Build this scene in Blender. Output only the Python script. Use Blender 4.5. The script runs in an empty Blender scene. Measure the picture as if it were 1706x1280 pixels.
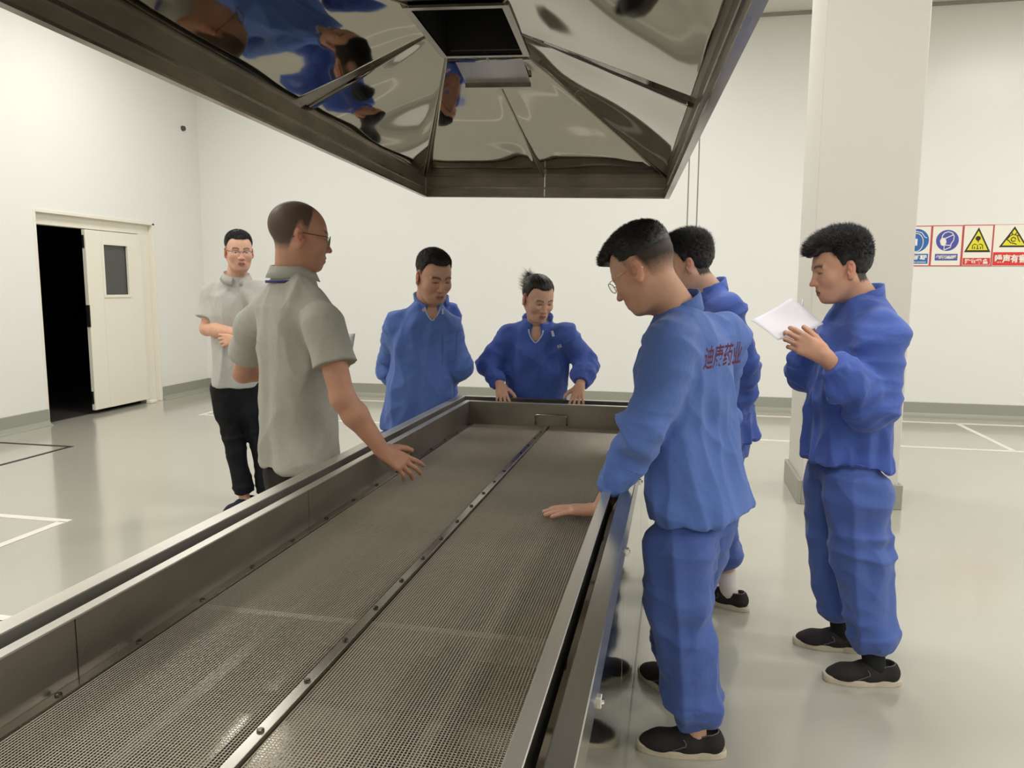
import bpy, math, random
import numpy as np
from mathutils import Vector, Matrix
from mathutils.bvhtree import BVHTree
random.seed(7); rng = np.random.RandomState(7)
sc = bpy.context.scene
col = sc.collection

# ------------------------------------------------------------------ camera
FPX, CX, CY, CAMH = 1275.0, 853.0, 640.0, 1.45
R = np.array([[0.97801, -0.03211, 0.206071], [0.208473, 0.122346, -0.970346], [0.005946, 0.991968, 0.12635]])
C0 = np.array([0, 0, CAMH])
cam = bpy.data.cameras.new('camera'); camo = bpy.data.objects.new('camera', cam); col.objects.link(camo)
cam.sensor_width = 36; cam.lens = 36 * FPX / 1706; cam.clip_start = 0.05; cam.clip_end = 100
camo.matrix_world = Matrix.Translation((0, 0, CAMH)) @ Matrix([[float(v) for v in r] for r in R]).to_4x4()
sc.camera = camo
def ray(px, py): return R @ np.array([px - CX, CY - py, -FPX])
def at(px, py, Y):            # the point of the room at distance Y that the photograph shows at this pixel
    r = ray(px, py); return C0 + r * (Y / r[1])

# ------------------------------------------------------------------ world, view, lamps
w = bpy.data.worlds.new('world'); sc.world = w; w.use_nodes = True
w.node_tree.nodes['Background'].inputs[0].default_value = (0.9, 0.93, 1, 1)
w.node_tree.nodes['Background'].inputs[1].default_value = 0.05
sc.view_settings.view_transform = 'Standard'; sc.view_settings.look = 'None'
sc.view_settings.gamma = 1; sc.view_settings.use_curve_mapping = False
sc.view_settings.exposure = 0.0
CEIL = 4.5
LAMP_POWER = 61.0
LAMPS = [(x, y) for y in (6.75, 3.3, -0.2, -3.7) for x in (-4.5, -0.2, 4.1, 7.8)]
for x, y in LAMPS:
    l = bpy.data.lights.new('ceiling_panel_light', 'AREA'); l.shape = 'RECTANGLE'; l.size = 1.15; l.size_y = 0.55
    l.energy = LAMP_POWER; l.color = (1.0, 1.0, 0.985)
    o = bpy.data.objects.new('ceiling_panel_light', l); o.location = (x, y, CEIL - 0.085); col.objects.link(o)

# ------------------------------------------------------------------ materials
def lin(c): return tuple(((v / 255) / 12.92 if v / 255 <= 0.04045 else ((v / 255 + 0.055) / 1.055) ** 2.4) for v in c)
def mat(name, rgb, rough=0.5, metal=0.0, spec=0.5, noise=None, bump=None, coat=0, aniso=None, attr=False, rvar=None, sheen=0, trans=0, emis=None):
    """noise=(scale, amount) colour mottling; bump=(scale(xyz or float), strength, distance); rvar=(scale,amount)"""
    m = bpy.data.materials.new(name); m.use_nodes = True
    nt = m.node_tree; b = nt.nodes['Principled BSDF']; L = nt.links
    c = lin(rgb)
    b.inputs['Base Color'].default_value = (*c, 1); b.inputs['Roughness'].default_value = rough
    b.inputs['Metallic'].default_value = metal; b.inputs['Specular IOR Level'].default_value = spec
    if coat: b.inputs['Coat Weight'].default_value = coat; b.inputs['Coat Roughness'].default_value = 0.08
    if sheen: b.inputs['Sheen Weight'].default_value = sheen
    if trans: b.inputs['Transmission Weight'].default_value = trans
    if emis: b.inputs['Emission Color'].default_value = (*lin(emis[0]), 1); b.inputs['Emission Strength'].default_value = emis[1]
    tc = nt.nodes.new('ShaderNodeTexCoord')
    def tex(scale, detail=4):
        mp = nt.nodes.new('ShaderNodeMapping'); s = scale if isinstance(scale, tuple) else (scale,) * 3
        mp.inputs['Scale'].default_value = s; L.new(tc.outputs['Object'], mp.inputs['Vector'])
        n = nt.nodes.new('ShaderNodeTexNoise'); n.inputs['Scale'].default_value = 1; n.inputs['Detail'].default_value = detail
        L.new(mp.outputs[0], n.inputs['Vector']); return n
    src = None
    if attr:
        a = nt.nodes.new('ShaderNodeAttribute'); a.attribute_name = 'Col'; src = a.outputs['Color']
    if noise:
        n = tex(noise[0]); mx = nt.nodes.new('ShaderNodeMix'); mx.data_type = 'RGBA'; mx.blend_type = 'MULTIPLY'
        rmp = nt.nodes.new('ShaderNodeMapRange'); rmp.inputs['From Min'].default_value = 0.3; rmp.inputs['From Max'].default_value = 0.7
        rmp.inputs['To Min'].default_value = 1 - noise[1]; rmp.inputs['To Max'].default_value = 1 + noise[1] * 0.4
        L.new(n.outputs['Fac'], rmp.inputs['Value']); cb = nt.nodes.new('ShaderNodeCombineColor')
        for k in range(3): L.new(rmp.outputs[0], cb.inputs[k])
        mx.inputs[0].default_value = 1.0
        if src: L.new(src, mx.inputs[6])
        else: mx.inputs[6].default_value = (*c, 1)
        L.new(cb.outputs[0], mx.inputs[7]); src = mx.outputs[2]
    if src: L.new(src, b.inputs['Base Color'])
    if rvar:
        n = tex(rvar[0]); rmp = nt.nodes.new('ShaderNodeMapRange'); rmp.inputs['From Min'].default_value = 0.3; rmp.inputs['From Max'].default_value = 0.7
        rmp.inputs['To Min'].default_value = max(0.02, rough - rvar[1]); rmp.inputs['To Max'].default_value = rough + rvar[1]
        L.new(n.outputs['Fac'], rmp.inputs['Value']); L.new(rmp.outputs[0], b.inputs['Roughness'])
    if bump:
        prev = None
        for bp in (bump if isinstance(bump, list) else [bump]):
            n = tex(bp[0], bp[3] if len(bp) > 3 else 3); bn = nt.nodes.new('ShaderNodeBump'); bn.inputs['Strength'].default_value = bp[1]; bn.inputs['Distance'].default_value = bp[2]
            L.new(n.outputs['Fac'], bn.inputs['Height'])
            if prev: L.new(prev, bn.inputs['Normal'])
            prev = bn.outputs[0]
        L.new(prev, b.inputs['Normal'])
    return m
M = {}
M['wall'] = mat('white_wall_paint', (230, 229, 224), 0.3, spec=0.4)
M['ceiling'] = mat('ceiling_paint', (225, 223, 214), 0.5)
M['floor'] = mat('epoxy_floor', (174, 171, 158), 0.17, spec=0.5, noise=(0.8, 0.04), bump=((1.2, 1.2, 1.2), 0.12, 0.01, 1), coat=0.35)
M['base'] = mat('grey_skirting', (150, 150, 138), 0.4)
M['line'] = mat('white_floor_paint', (226, 221, 210), 0.4, noise=(9, 0.06))
M['blackline'] = mat('black_floor_line', (25, 24, 24), 0.5)
M['joint'] = mat('panel_joint_shadow_gap', (150, 148, 140), 0.6)
M['column'] = mat('column_paint', (206, 201, 192), 0.42, bump=(1.5, 0.15, 0.01))
M['doorw'] = mat('door_paint', (232, 226, 212), 0.4)
M['glassdark'] = mat('dark_door_glass', (70, 72, 68), 0.12, spec=0.6)
M['dark'] = mat('interior_painted_dark', (30, 28, 28), 0.5)  # near-black colour stands in for unlit corridor walls and duct inside
M['corr'] = mat('corridor_floor_painted_dark', (70, 68, 66), 0.3)  # colour darkened to swallow lamplight falling in through the door
M['black'] = mat('black_rubber', (18, 18, 18), 0.5)
M['steel'] = mat('brushed_steel', (160, 155, 146), 0.24, metal=1, noise=((6, 1.5, 6), 0.22), bump=((40, 1.5, 40), 0.05, 0.002), rvar=((3, 1, 3), 0.1))
M['steeldark'] = mat('stained_inner_steel', (146, 138, 127), 0.36, metal=0.75, noise=((3, 2, 5), 0.3), bump=((2, 2, 2), 0.1, 0.01), rvar=(3, 0.1))
M['polish'] = mat('polished_steel', (186, 184, 178), 0.07, metal=1, noise=(2.5, 0.12), bump=((3.0, 2.0, 3.0), 0.10, 0.01))
M['hoodpanel'] = mat('polished_hood_steel', (150, 146, 134), 0.04, metal=1, bump=((3.0, 1.6, 2.5), 0.4, 0.03, 0))
M['hoodrim'] = mat('hood_rim_steel', (150, 140, 124), 0.36, metal=0.7, noise=((5, 5, 12), 0.3), bump=((4, 4, 4), 0.15, 0.01))
M['wire'] = mat('mesh_wire_steel', (190, 181, 166), 0.32, metal=0.5)
M['pan'] = mat('pan_steel', (170, 161, 146), 0.13, metal=0.85, bump=((2.5, 2.5, 2.5), 0.12, 0.02, 1))
M['rim'] = mat('satin_rim_steel', (214, 209, 200), 0.34, metal=0.85, noise=((9, 1.2, 9), 0.15))
M['rail'] = mat('satin_rail_steel', (178, 175, 168), 0.2, metal=0.9, noise=((6, 1.0, 6), 0.12))
M['darkgap'] = mat('dark_gap', (22, 20, 22), 0.5)
M['chrome'] = mat('chrome', (225, 225, 222), 0.12, metal=1)
M['screw'] = mat('screw_steel', (95, 92, 86), 0.3, metal=1)
M['lamp'] = mat('lamp_diffuser', (250, 246, 235), 0.5, emis=((255, 246, 228), 3.0))
M['lampframe'] = mat('lamp_frame', (220, 220, 216), 0.4)
FB = [((30, 30, 30), 0.45, 0.007, 2), ((420, 420, 420), 0.12, 0.0008)]
M['blue'] = mat('blue_workwear_cloth', (84, 112, 180), 0.72, spec=0.25, sheen=0.15, noise=(7, 0.07), bump=FB)
M['blue2'] = mat('blue_workwear_trouser_cloth', (72, 95, 162), 0.72, spec=0.25, sheen=0.15, noise=(7, 0.08), bump=FB)
M['blue3'] = mat('deeper_blue_cloth', (70, 94, 172), 0.72, spec=0.25, sheen=0.15, noise=(7, 0.07), bump=FB)
M['grey'] = mat('heather_grey_pique', (172, 170, 160), 0.85, spec=0.2, noise=(60, 0.06), bump=[((30, 30, 14), 0.3, 0.006), ((600, 600, 600), 0.2, 0.0006)])
M['grey2'] = mat('pale_grey_pique', (186, 184, 178), 0.85, spec=0.2, noise=(60, 0.05), bump=[((30, 30, 14), 0.25, 0.005)])
M['blacktrousers'] = mat('black_trouser_cloth', (20, 20, 24), 0.7, spec=0.2, bump=((25, 25, 10), 0.3, 0.006))
M['browntrousers'] = mat('dark_brown_trouser_cloth', (34, 26, 26), 0.7, spec=0.2, bump=((25, 25, 10), 0.3, 0.006))
M['skin'] = mat('skin', (180, 130, 105), 0.5, spec=0.35, attr=True, noise=(30, 0.06), bump=((160, 160, 160), 0.12, 0.001))
M['skin'].node_tree.nodes['Principled BSDF'].inputs['Subsurface Weight'].default_value = 0.06
M['skin'].node_tree.nodes['Principled BSDF'].inputs['Subsurface Radius'].default_value = (0.01, 0.004, 0.002)
M['hair'] = mat('black_hair', (22, 19, 18), 0.42, spec=0.4, noise=(120, 0.3))
M['hairsoft'] = mat('dark_brown_hair', (38, 33, 28), 0.5, spec=0.35, noise=(120, 0.3))
M['canvas'] = mat('dark_canvas', (46, 42, 42), 0.85, spec=0.2, noise=(25, 0.15), bump=((500, 500, 500), 0.2, 0.0006))
M['navy'] = mat('navy_canvas', (36, 38, 50), 0.85, spec=0.2)
M['sole'] = mat('cream_rubber_sole', (196, 186, 164), 0.6, noise=(20, 0.15))
M['piping'] = mat('grey_elastic', (88, 88, 92), 0.8)
M['sockblack'] = mat('black_sock', (14, 14, 17), 0.9)
M['sockwhite'] = mat('white_sock', (214, 208, 202), 0.9)
M['eyewhite'] = mat('eye_white', (205, 198, 190), 0.25)
M['iris'] = mat('dark_iris', (28, 18, 14), 0.15)
M['goldwire'] = mat('gold_spectacle_wire', (196, 172, 138), 0.25, metal=1)
M['darkwire'] = mat('dark_spectacle_frame', (40, 38, 40), 0.35)
M['lens'] = mat('spectacle_lens', (250, 250, 250), 0.02, spec=0.5)
M['lens'].node_tree.nodes['Principled BSDF'].inputs['Alpha'].default_value = 0.06
M['paper'] = mat('white_paper', (214, 211, 219), 0.7)
M['pen'] = mat('pale_pen_plastic', (214, 214, 220), 0.3)
M['print'] = mat('dark_red_print', (96, 44, 66), 0.8)
M['whiteprint'] = mat('white_print', (206, 212, 228), 0.7)
M['lanyard'] = mat('navy_lanyard', (44, 42, 110), 0.7)
M['innershirt'] = mat('pale_undershirt', (170, 184, 214), 0.8)
M['sgw'] = mat('sign_white', (236, 231, 218), 0.45)
M['sgr'] = mat('sign_red', (214, 50, 50), 0.45)
M['sgr2'] = mat('sign_border_red', (196, 70, 76), 0.45)
M['sgb'] = mat('sign_blue', (38, 98, 172), 0.45)
M['sgb2'] = mat('sign_violet_blue', (72, 78, 164), 0.45)
M['sgy'] = mat('sign_yellow', (226, 216, 40), 0.45)
M['sgk'] = mat('sign_black', (46, 34, 18), 0.5)

# ------------------------------------------------------------------ object helpers
def tag(o, label=None, cat=None, group=None, kind=None):
    if label: o['label'] = label
    if cat: o['category'] = cat
    if group: o['group'] = group
    if kind: o['kind'] = kind
    return o
def empty(name, loc, label=None, cat=None, group=None, kind=None):
    o = bpy.data.objects.new(name, None); col.objects.link(o); o.location = [float(v) for v in loc]; o.empty_display_size = 0.1
    return tag(o, label, cat, group, kind)
def meshobj(name, V, F, m, parent=None, smooth=False, colors=None, mats=None):
    V = np.asarray(V, dtype=np.float32)
    if parent is not None: V = V - np.array(parent_loc(parent), dtype=np.float32)
    me = bpy.data.meshes.new(name)
    if isinstance(F, np.ndarray) and F.ndim == 2:
        n = F.shape[1]; me.vertices.add(len(V)); me.vertices.foreach_set('co', V.ravel())
        me.loops.add(F.size); me.loops.foreach_set('vertex_index', F.ravel().astype(np.int32))
        me.polygons.add(len(F)); me.polygons.foreach_set('loop_start', (np.arange(len(F)) * n).astype(np.int32))
        me.update(calc_edges=True); me.validate()
    else:
        me.from_pydata([tuple(map(float, v)) for v in V], [], [tuple(map(int, f)) for f in F]); me.update()
    if smooth: me.polygons.foreach_set('use_smooth', np.ones(len(me.polygons), dtype=bool))
    if colors is not None:
        a = me.color_attributes.new('Col', 'FLOAT_COLOR', 'POINT')
        cc = np.ones((len(V), 4), dtype=np.float32); cc[:, :3] = colors; a.data.foreach_set('color', cc.ravel())
    me.materials.append(m)
    o = bpy.data.objects.new(name, me); col.objects.link(o)
    if parent is not None: o.parent = parent
    return o
def parent_loc(p):
    l = np.array(p.location, dtype=float)
    while p.parent is not None: p = p.parent; l = l + np.array(p.location, dtype=float)
    return l
class MB:
    def __init__(s): s.V = []; s.F = []
    def add(s, V, F):
        n = len(s.V); s.V += [tuple(map(float, v)) for v in V]; s.F += [tuple(i + n for i in f) for f in F]; return s
    def box(s, lo, hi, bev=0.0):
        x0, y0, z0 = lo; x1, y1, z1 = hi
        if bev:
            V = []; b = bev
            for sx, X in ((1, x0), (-1, x1)):
                for sy, Y in ((1, y0), (-1, y1)):
                    for sz, Z in ((1, z0), (-1, z1)):
                        V += [(X, Y + sy * b, Z + sz * b), (X + sx * b, Y, Z + sz * b), (X + sx * b, Y + sy * b, Z)]
            c = lambda i, j, k, a: (i * 4 + j * 2 + k) * 3 + a
            F = []
            for i in (0, 1): F.append((c(i, 0, 0, 0), c(i, 1, 0, 0), c(i, 1, 1, 0), c(i, 0, 1, 0)))
            for j in (0, 1): F.append((c(0, j, 0, 1), c(1, j, 0, 1), c(1, j, 1, 1), c(0, j, 1, 1)))
            for k in (0, 1): F.append((c(0, 0, k, 2), c(1, 0, k, 2), c(1, 1, k, 2), c(0, 1, k, 2)))
            for i in (0, 1):
                for j in (0, 1): F.append((c(i, j, 0, 0), c(i, j, 1, 0), c(i, j, 1, 1), c(i, j, 0, 1)))
                for k in (0, 1): F.append((c(i, 0, k, 0), c(i, 1, k, 0), c(i, 1, k, 2), c(i, 0, k, 2)))
            for j in (0, 1):
                for k in (0, 1): F.append((c(0, j, k, 1), c(1, j, k, 1), c(1, j, k, 2), c(0, j, k, 2)))
            for i in (0, 1):
                for j in (0, 1):
                    for k in (0, 1): F.append((c(i, j, k, 0), c(i, j, k, 1), c(i, j, k, 2)))
            ctr = np.array([(x0 + x1) / 2, (y0 + y1) / 2, (z0 + z1) / 2]); VV = np.array(V); G = []
            for f in F:
                p = VV[list(f)]; nn = np.cross(p[1] - p[0], p[2] - p[0])
                G.append(f if np.dot(nn, p.mean(0) - ctr) > 0 else f[::-1])
            return s.add(V, G)
        V = [(x, y, z) for x in (x0, x1) for y in (y0, y1) for z in (z0, z1)]
        return s.add(V, [(0, 1, 3, 2), (4, 6, 7, 5), (0, 4, 5, 1), (2, 3, 7, 6), (0, 2, 6, 4), (1, 5, 7, 3)])
    def slab(s, P, t):     # polygon P (list of 3D points) extruded by vector t
        P = [np.array(p, float) for p in P]; t = np.array(t, float); n = len(P)
        nn = np.cross(P[1] - P[0], P[2] - P[0])
        if np.dot(nn, t) > 0: P = P[::-1]
        V = P + [p + t for p in P]
        return s.add(V, [tuple(range(n)), tuple(range(2 * n - 1, n - 1, -1))] + [((i + 1) % n, i, n + i, n + (i + 1) % n) for i in range(n)])
    def tube(s, pts, r, n=8, closed=False, cap=True):
        P = [np.array(p, float) for p in pts]; N = len(P); rr = r if hasattr(r, '__len__') else [r] * N
        V = []; up = None
        for i, p in enumerate(P):
            a = P[(i - 1) % N] if (closed or i > 0) else p; b = P[(i + 1) % N] if (closed or i < N - 1) else p
            d = b - a; d = d / (np.linalg.norm(d) + 1e-9)
            if up is None: up = np.array([0, 0, 1.0]) if abs(d[2]) < 0.9 else np.array([1.0, 0, 0])
            u = up - d * np.dot(up, d); u /= np.linalg.norm(u) + 1e-9; up = u; v = np.cross(d, u)
            for k in range(n):
                t = 2 * math.pi * k / n; V.append(p + rr[i] * (math.cos(t) * u + math.sin(t) * v))
        F = []
        for i in range(N if closed else N - 1):
            j = (i + 1) % N
            for k in range(n): F.append((i * n + k, i * n + (k + 1) % n, j * n + (k + 1) % n, j * n + k))
        if not closed and cap: F += [tuple(range(n - 1, -1, -1)), tuple(range((N - 1) * n, N * n))]
        return s.add(V, F)
    def build(s, name, m, parent=None, smooth=False): return meshobj(name, s.V, s.F, m, parent, smooth)
def box(name, lo, hi, m, parent=None, bev=0.0): return MB().box(lo, hi, bev).build(name, m, parent)
def struct(o): o['kind'] = 'structure'; return o
# ================================================================== the room
XL, XR, YB, YF = -6.3, 9.0, 9.42, -7.0
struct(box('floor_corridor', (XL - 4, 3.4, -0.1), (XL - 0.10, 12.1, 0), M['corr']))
fl = struct(box('floor', (XL - 0.10, YF, -0.1), (XR, YB + 0.2, 0), M['floor']))
ce = struct(box('ceiling', (XL - 0.2, YF, CEIL), (XR, YB + 0.2, CEIL + 0.1), M['ceiling']))
# far wall of insulated panels: recessed joints
wb = struct(box('wall_back', (XL - 0.2, YB + 0.012, 0), (XR, YB + 0.2, CEIL), M['joint']))
for a, b in ((XL - 0.05, 0.092), (0.106, 0.200), (0.214, 4.30), (4.312, XR)):
    box('wall_panel', (a, YB, 0.0), (b, YB + 0.02, CEIL - 0.03), M['wall'], wb, 0.003)
struct(box('wall_right', (XR, YF, 0), (XR + 0.1, YB + 0.2, CEIL), M['wall']))
struct(box('wall_front', (XL - 0.2, YF - 0.1, 0), (XR, YF, CEIL), M['wall']))
# left wall with the opening of the door (Y 6.64..8.42, z 0..2.18)
m = MB(); m.box((XL - 0.12, YF, 0), (XL, 6.64, CEIL)); m.box((XL - 0.12, 8.42, 0), (XL, YB + 0.1, CEIL)); m.box((XL - 0.12, 6.64, 2.18), (XL, 8.42, CEIL))
struct(m.build('wall_left', M['wall']))
# ceiling trim line
struct(box('trim_1', (XL, YB - 0.03, CEIL - 0.035), (XR, YB, CEIL - 0.002), M['joint']))
struct(box('trim_2', (XL, YF, CEIL - 0.035), (XL + 0.03, YB, CEIL - 0.002), M['joint']))
# skirtings with a small cove at the foot
def skirting(name, P):      # P: x,y path on the wall line, n: inward normal given as third/fourth
    (x0, y0), (x1, y1), (nx, ny) = P
    prof = [(0, 0.17), (0.012, 0.166), (0.014, 0.05), (0.03, 0.02), (0.06, 0.003), (0.06, 0), (0, 0)]
    V = [(x + nx * o, y + ny * o, z) for x, y in ((x0, y0), (x1, y1)) for o, z in prof]; n = len(prof)
    F = [(i, (i + 1) % n, n + (i + 1) % n, n + i) for i in range(n)] + [tuple(range(n)), tuple(range(2 * n - 1, n - 1, -1))]
    o = meshobj(name, V, F, M['base']); return struct(o)
skirting('baseboard_back', ((XL, YB), (XR, YB), (0, -1)))
skirting('baseboard_left', ((XL, YF), (XL, 6.63), (1, 0)))
skirting('baseboard_left', ((XL, 8.43), (XL, YB), (1, 0)))
skirting('baseboard_right', ((XR, YF), (XR, YB), (-1, 0)))
# corridor behind the door, its darkness put into the wall colour
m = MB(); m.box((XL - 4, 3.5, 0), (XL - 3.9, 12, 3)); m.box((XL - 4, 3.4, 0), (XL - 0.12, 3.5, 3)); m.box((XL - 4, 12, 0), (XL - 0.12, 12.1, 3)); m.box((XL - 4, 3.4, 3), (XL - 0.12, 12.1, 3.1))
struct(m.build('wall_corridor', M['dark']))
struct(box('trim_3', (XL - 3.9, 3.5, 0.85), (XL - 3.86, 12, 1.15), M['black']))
# the door: lining, one leaf a little open, window in the leaf
d = empty('door_1', (XL, 7.5, 0)); struct(d)
m = MB(); m.box((XL - 0.14, 6.60, 0), (XL - 0.02, 6.64, 2.18)); m.box((XL - 0.14, 6.64, 2.05), (XL - 0.05, 8.42, 2.18), 0.004); m.box((XL - 0.14, 8.20, 0), (XL - 0.05, 8.42, 2.05), 0.004)
m.box((XL - 0.05, 8.39, 0), (XL + 0.012, 8.43, 2.19), 0.003); m.box((XL - 0.05, 6.64, 2.165), (XL + 0.012, 8.43, 2.20), 0.003); m.box((XL - 0.05, 6.615, 0), (XL + 0.006, 6.645, 2.19), 0.003)
m.build('door_frame', M['doorw'], d)
LX = XL - 0.05
m = MB()
m.box((LX, 7.30, 0.05), (LX + 0.045, 7.53, 2.04), 0.002); m.box((LX, 7.97, 0.05), (LX + 0.045, 8.18, 2.04), 0.002)
m.box((LX, 7.53, 1.92), (LX + 0.045, 7.97, 2.04)); m.box((LX, 7.53, 0.05), (LX + 0.045, 7.97, 1.30))
leaf = m.build('door_leaf', M['doorw'], d)
m = MB()
m.box((LX + 0.03, 7.53, 1.30), (LX + 0.055, 7.56, 1.92)); m.box((LX + 0.03, 7.94, 1.30), (LX + 0.055, 7.97, 1.92)); m.box((LX + 0.03, 7.56, 1.30), (LX + 0.055, 7.94, 1.33)); m.box((LX + 0.03, 7.56, 1.89), (LX + 0.055, 7.94, 1.92))
m.build('window_frame', M['doorw'], leaf)
box('window_pane', (LX + 0.015, 7.555, 1.325), (LX + 0.022, 7.945, 1.895), M['glassdark'], leaf)
box('edge_handle', (LX + 0.01, 7.288, 0.98), (LX + 0.05, 7.302, 1.22), M['black'], leaf)
for z in (0.12, 1.84): box('bolt_plate', (LX + 0.008, 7.291, z), (LX + 0.03, 7.302, z + 0.14), M['black'], leaf)
box('door_stop', (XL - 0.03, 8.16, 0.0), (XL + 0.05, 8.27, 0.035), M['doorw'], d, 0.005)
# square column with its own skirting
cl = struct(box('column', (0.87, 5.36, 0), (1.475, 5.98, CEIL), M['column'], None, 0.006))
m = MB(); m.box((0.845, 5.335, 0), (0.869, 6.0, 0.165), 0.003); m.box((0.869, 5.335, 0), (1.5, 5.359, 0.165), 0.003); m.box((1.476, 5.359, 0), (1.5, 6.0, 0.165), 0.003); m.box((0.869, 5.981, 0), (1.476, 6.0, 0.165), 0.003)
m.build('baseboard_column', M['base'], cl)
# floor markings
def flr(name, segs, mt, wd=0.055, z=0.003):
    m = MB()
    for (x0, y0, x1, y1) in segs:
        if abs(x1 - x0) > abs(y1 - y0): m.box((min(x0, x1), y0 - wd / 2, 0.0), (max(x0, x1), y0 + wd / 2, z))
        else: m.box((x0 - wd / 2, min(y0, y1), 0.0), (x0 + wd / 2, max(y0, y1), z))
    o = m.build(name, mt); o['kind'] = 'structure'; return o
flr('floor_marking', [(-5.2, 9.03, 6.5, 9.03), (-5.2, 7.57, 6.5, 7.57), (3.03, 7.59, 3.03, 9.01), (-5.17, 7.59, -5.17, 9.01)], M['line'])
flr('floor_marking', [(-5.9, 3.9, -3.61, 3.9), (-3.64, 2.9, -3.64, 3.88)], M['line'])
flr('floor_marking', [(-5.9, 2.65, -2.80, 2.65), (-2.83, 0.6, -2.83, 2.63)], M['line'])
flr('floor_marking', [(-6.2, 5.77, -5.25, 5.77), (-5.27, 3.6, -5.27, 5.75)], M['blackline'], 0.035)
# wall plug near the corner
o = MB().tube([(XL, 9.1, 3.45), (XL + 0.03, 9.1, 3.45)], [0.035, 0.03], 12).build('wall_plug', M['screw']); tag(o, 'small dark round plug on the white left wall above the door', 'wall plug')
# ceiling lamps
for x, y in LAMPS:
    l = empty('ceiling_light', (x, y, CEIL), 'flat rectangular LED panel light fixed under the ceiling', 'ceiling light', 'ceiling panel lights')
    box('lamp_housing', (x - 0.6, y - 0.3, CEIL - 0.07), (x + 0.6, y + 0.3, CEIL), M['lampframe'], l, 0.006)
    box('diffuser', (x - 0.57, y - 0.27, CEIL - 0.076), (x + 0.57, y + 0.27, CEIL - 0.068), M['lamp'], l)

# ================================================================== the drying bed: frame
Y0, Y1 = -1.3, 4.065
fr = empty('machine_frame', (-0.63, 1.4, 0), 'long polished steel machine frame with side panels holding the sieve tray', 'machine')
def rail(name, lo, hi): return box(name, lo, hi, M['rail'], fr, 0.002)
rail('top_rail', (-0.145, Y0, 0.775), (-0.105, Y1, 0.85))
box('top_rail', (-1.165, Y0, 0.775), (-1.12, Y1, 0.85), M['rim'], fr, 0.002)
rail('top_rail', (-1.12, 4.022, 0.775), (-0.145, Y1, 0.85))
rail('top_rail', (-1.12, Y0, 0.775), (-0.145, Y0 + 0.043, 0.85))
ys = np.linspace(Y0 + 0.01, Y1 - 0.01, 6)
for a, b in zip(ys[:-1], ys[1:]):
    for x0, x1 in ((-0.118, -0.108), (-1.162, -1.152)):
        box('side_panel', (x0, a + 0.002, 0.035), (x1, b - 0.002, 0.776), M['polish'], fr, 0.002)
for x0, x1 in ((-1.15, -0.635), (-0.631, -0.12)): box('end_panel', (x0, Y1 - 0.018, 0.035), (x1, Y1 - 0.008, 0.776), M['polish'], fr, 0.002)
box('end_panel', (-1.15, Y0 + 0.008, 0.035), (-0.12, Y0 + 0.018, 0.776), M['polish'], fr, 0.002)
m = MB(); m.box((-0.15, Y0, 0.735), (-0.122, Y1, 0.775)); m.box((-1.15, Y0, 0.5), (-1.14, Y1, 0.80)); m.box((-0.15, Y0 + 0.03, 0.5), (-0.14, Y1 - 0.03, 0.80)); m.box((-1.14, Y1 - 0.045, 0.5), (-0.14, Y1 - 0.035, 0.80))
m.box((-1.15, Y0 + 0.03, 0.49), (-0.13, Y1 - 0.02, 0.50)); m.build('inner_casing', M['darkgap'], fr)
m = MB(); m.box((-0.135, Y0 + 0.02, 0.0), (-0.122, Y1 - 0.03, 0.04)); m.box((-1.148, Y0 + 0.02, 0.0), (-1.135, Y1 - 0.03, 0.04)); m.build('plinth', M['steel'], fr)
for y in (0.45, 1.2, 1.94, 2.68, 3.42):
    m = MB(); m.box((-0.108, y - 0.008, 0.757), (-0.099, y + 0.008, 0.777), 0.0015)
    la = m.build('latch', M['chrome'], fr)
    MB().tube([(-0.099, y, 0.768), (-0.095, y, 0.768)], 0.005, 8).build('latch_knob', M['chrome'], la)
# ================================================================== the sieve tray
TX0, TX1, TY0, TY1, TZ = -1.066, -0.168, -1.18, 3.855, 0.855
tr = empty('sieve_tray', (-0.62, 1.4, 0.7), 'long shallow stainless steel tray with woven wire mesh bottom inside the machine frame', 'tray')
WI = 0.027; BZ = 0.735
def twall(lo, hi): return box('side_wall', lo, hi, M['steeldark'], tr)
ysp = [TY0 + WI, -0.25, 1.12, 2.02, 3.83]
for a, b in zip(ysp[:-1], ysp[1:]):
    twall((TX0 + WI - 0.004, a + 0.0015, BZ - 0.02), (TX0 + WI, b - 0.0015, TZ - 0.003)); twall((TX1 - WI, a + 0.0015, BZ - 0.02), (TX1 - WI + 0.004, b - 0.0015, TZ - 0.003))
twall((TX0 + WI, TY1 - WI, BZ - 0.02), (TX1 - WI, TY1 - WI + 0.004, TZ - 0.003)); twall((TX0 + WI, TY0 + WI, BZ - 0.02), (TX1 - WI, TY0 + WI + 0.004, TZ - 0.003))
for lo, hi in (((TX0, TY0, TZ - 0.04), (TX0 + WI, TY1, TZ)), ((TX1 - WI, TY0, TZ - 0.04), (TX1, TY1, TZ)), ((TX0 + WI, TY1 - WI, TZ - 0.04), (TX1 - WI, TY1, TZ)), ((TX0 + WI, TY0, TZ - 0.04), (TX1 - WI, TY0 + WI, TZ))):
    x0, y0, z0 = lo; x1, y1, z1 = hi
    rm_ = box('rim', (x0, y0, z1 - 0.0045), hi, M['rim'], tr, 0.0015)
for lo, hi in (((TX0, TY0, TZ - 0.06), (TX0 + 0.003, TY1, TZ - 0.005)), ((TX1 - 0.003, TY0, TZ - 0.06), (TX1, TY1, TZ - 0.005)), ((TX0 + 0.003, TY1 - 0.003, TZ - 0.06), (TX1 - 0.003, TY1, TZ - 0.005))): box('rim_lip', lo, hi, M['steel'], tr)
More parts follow.
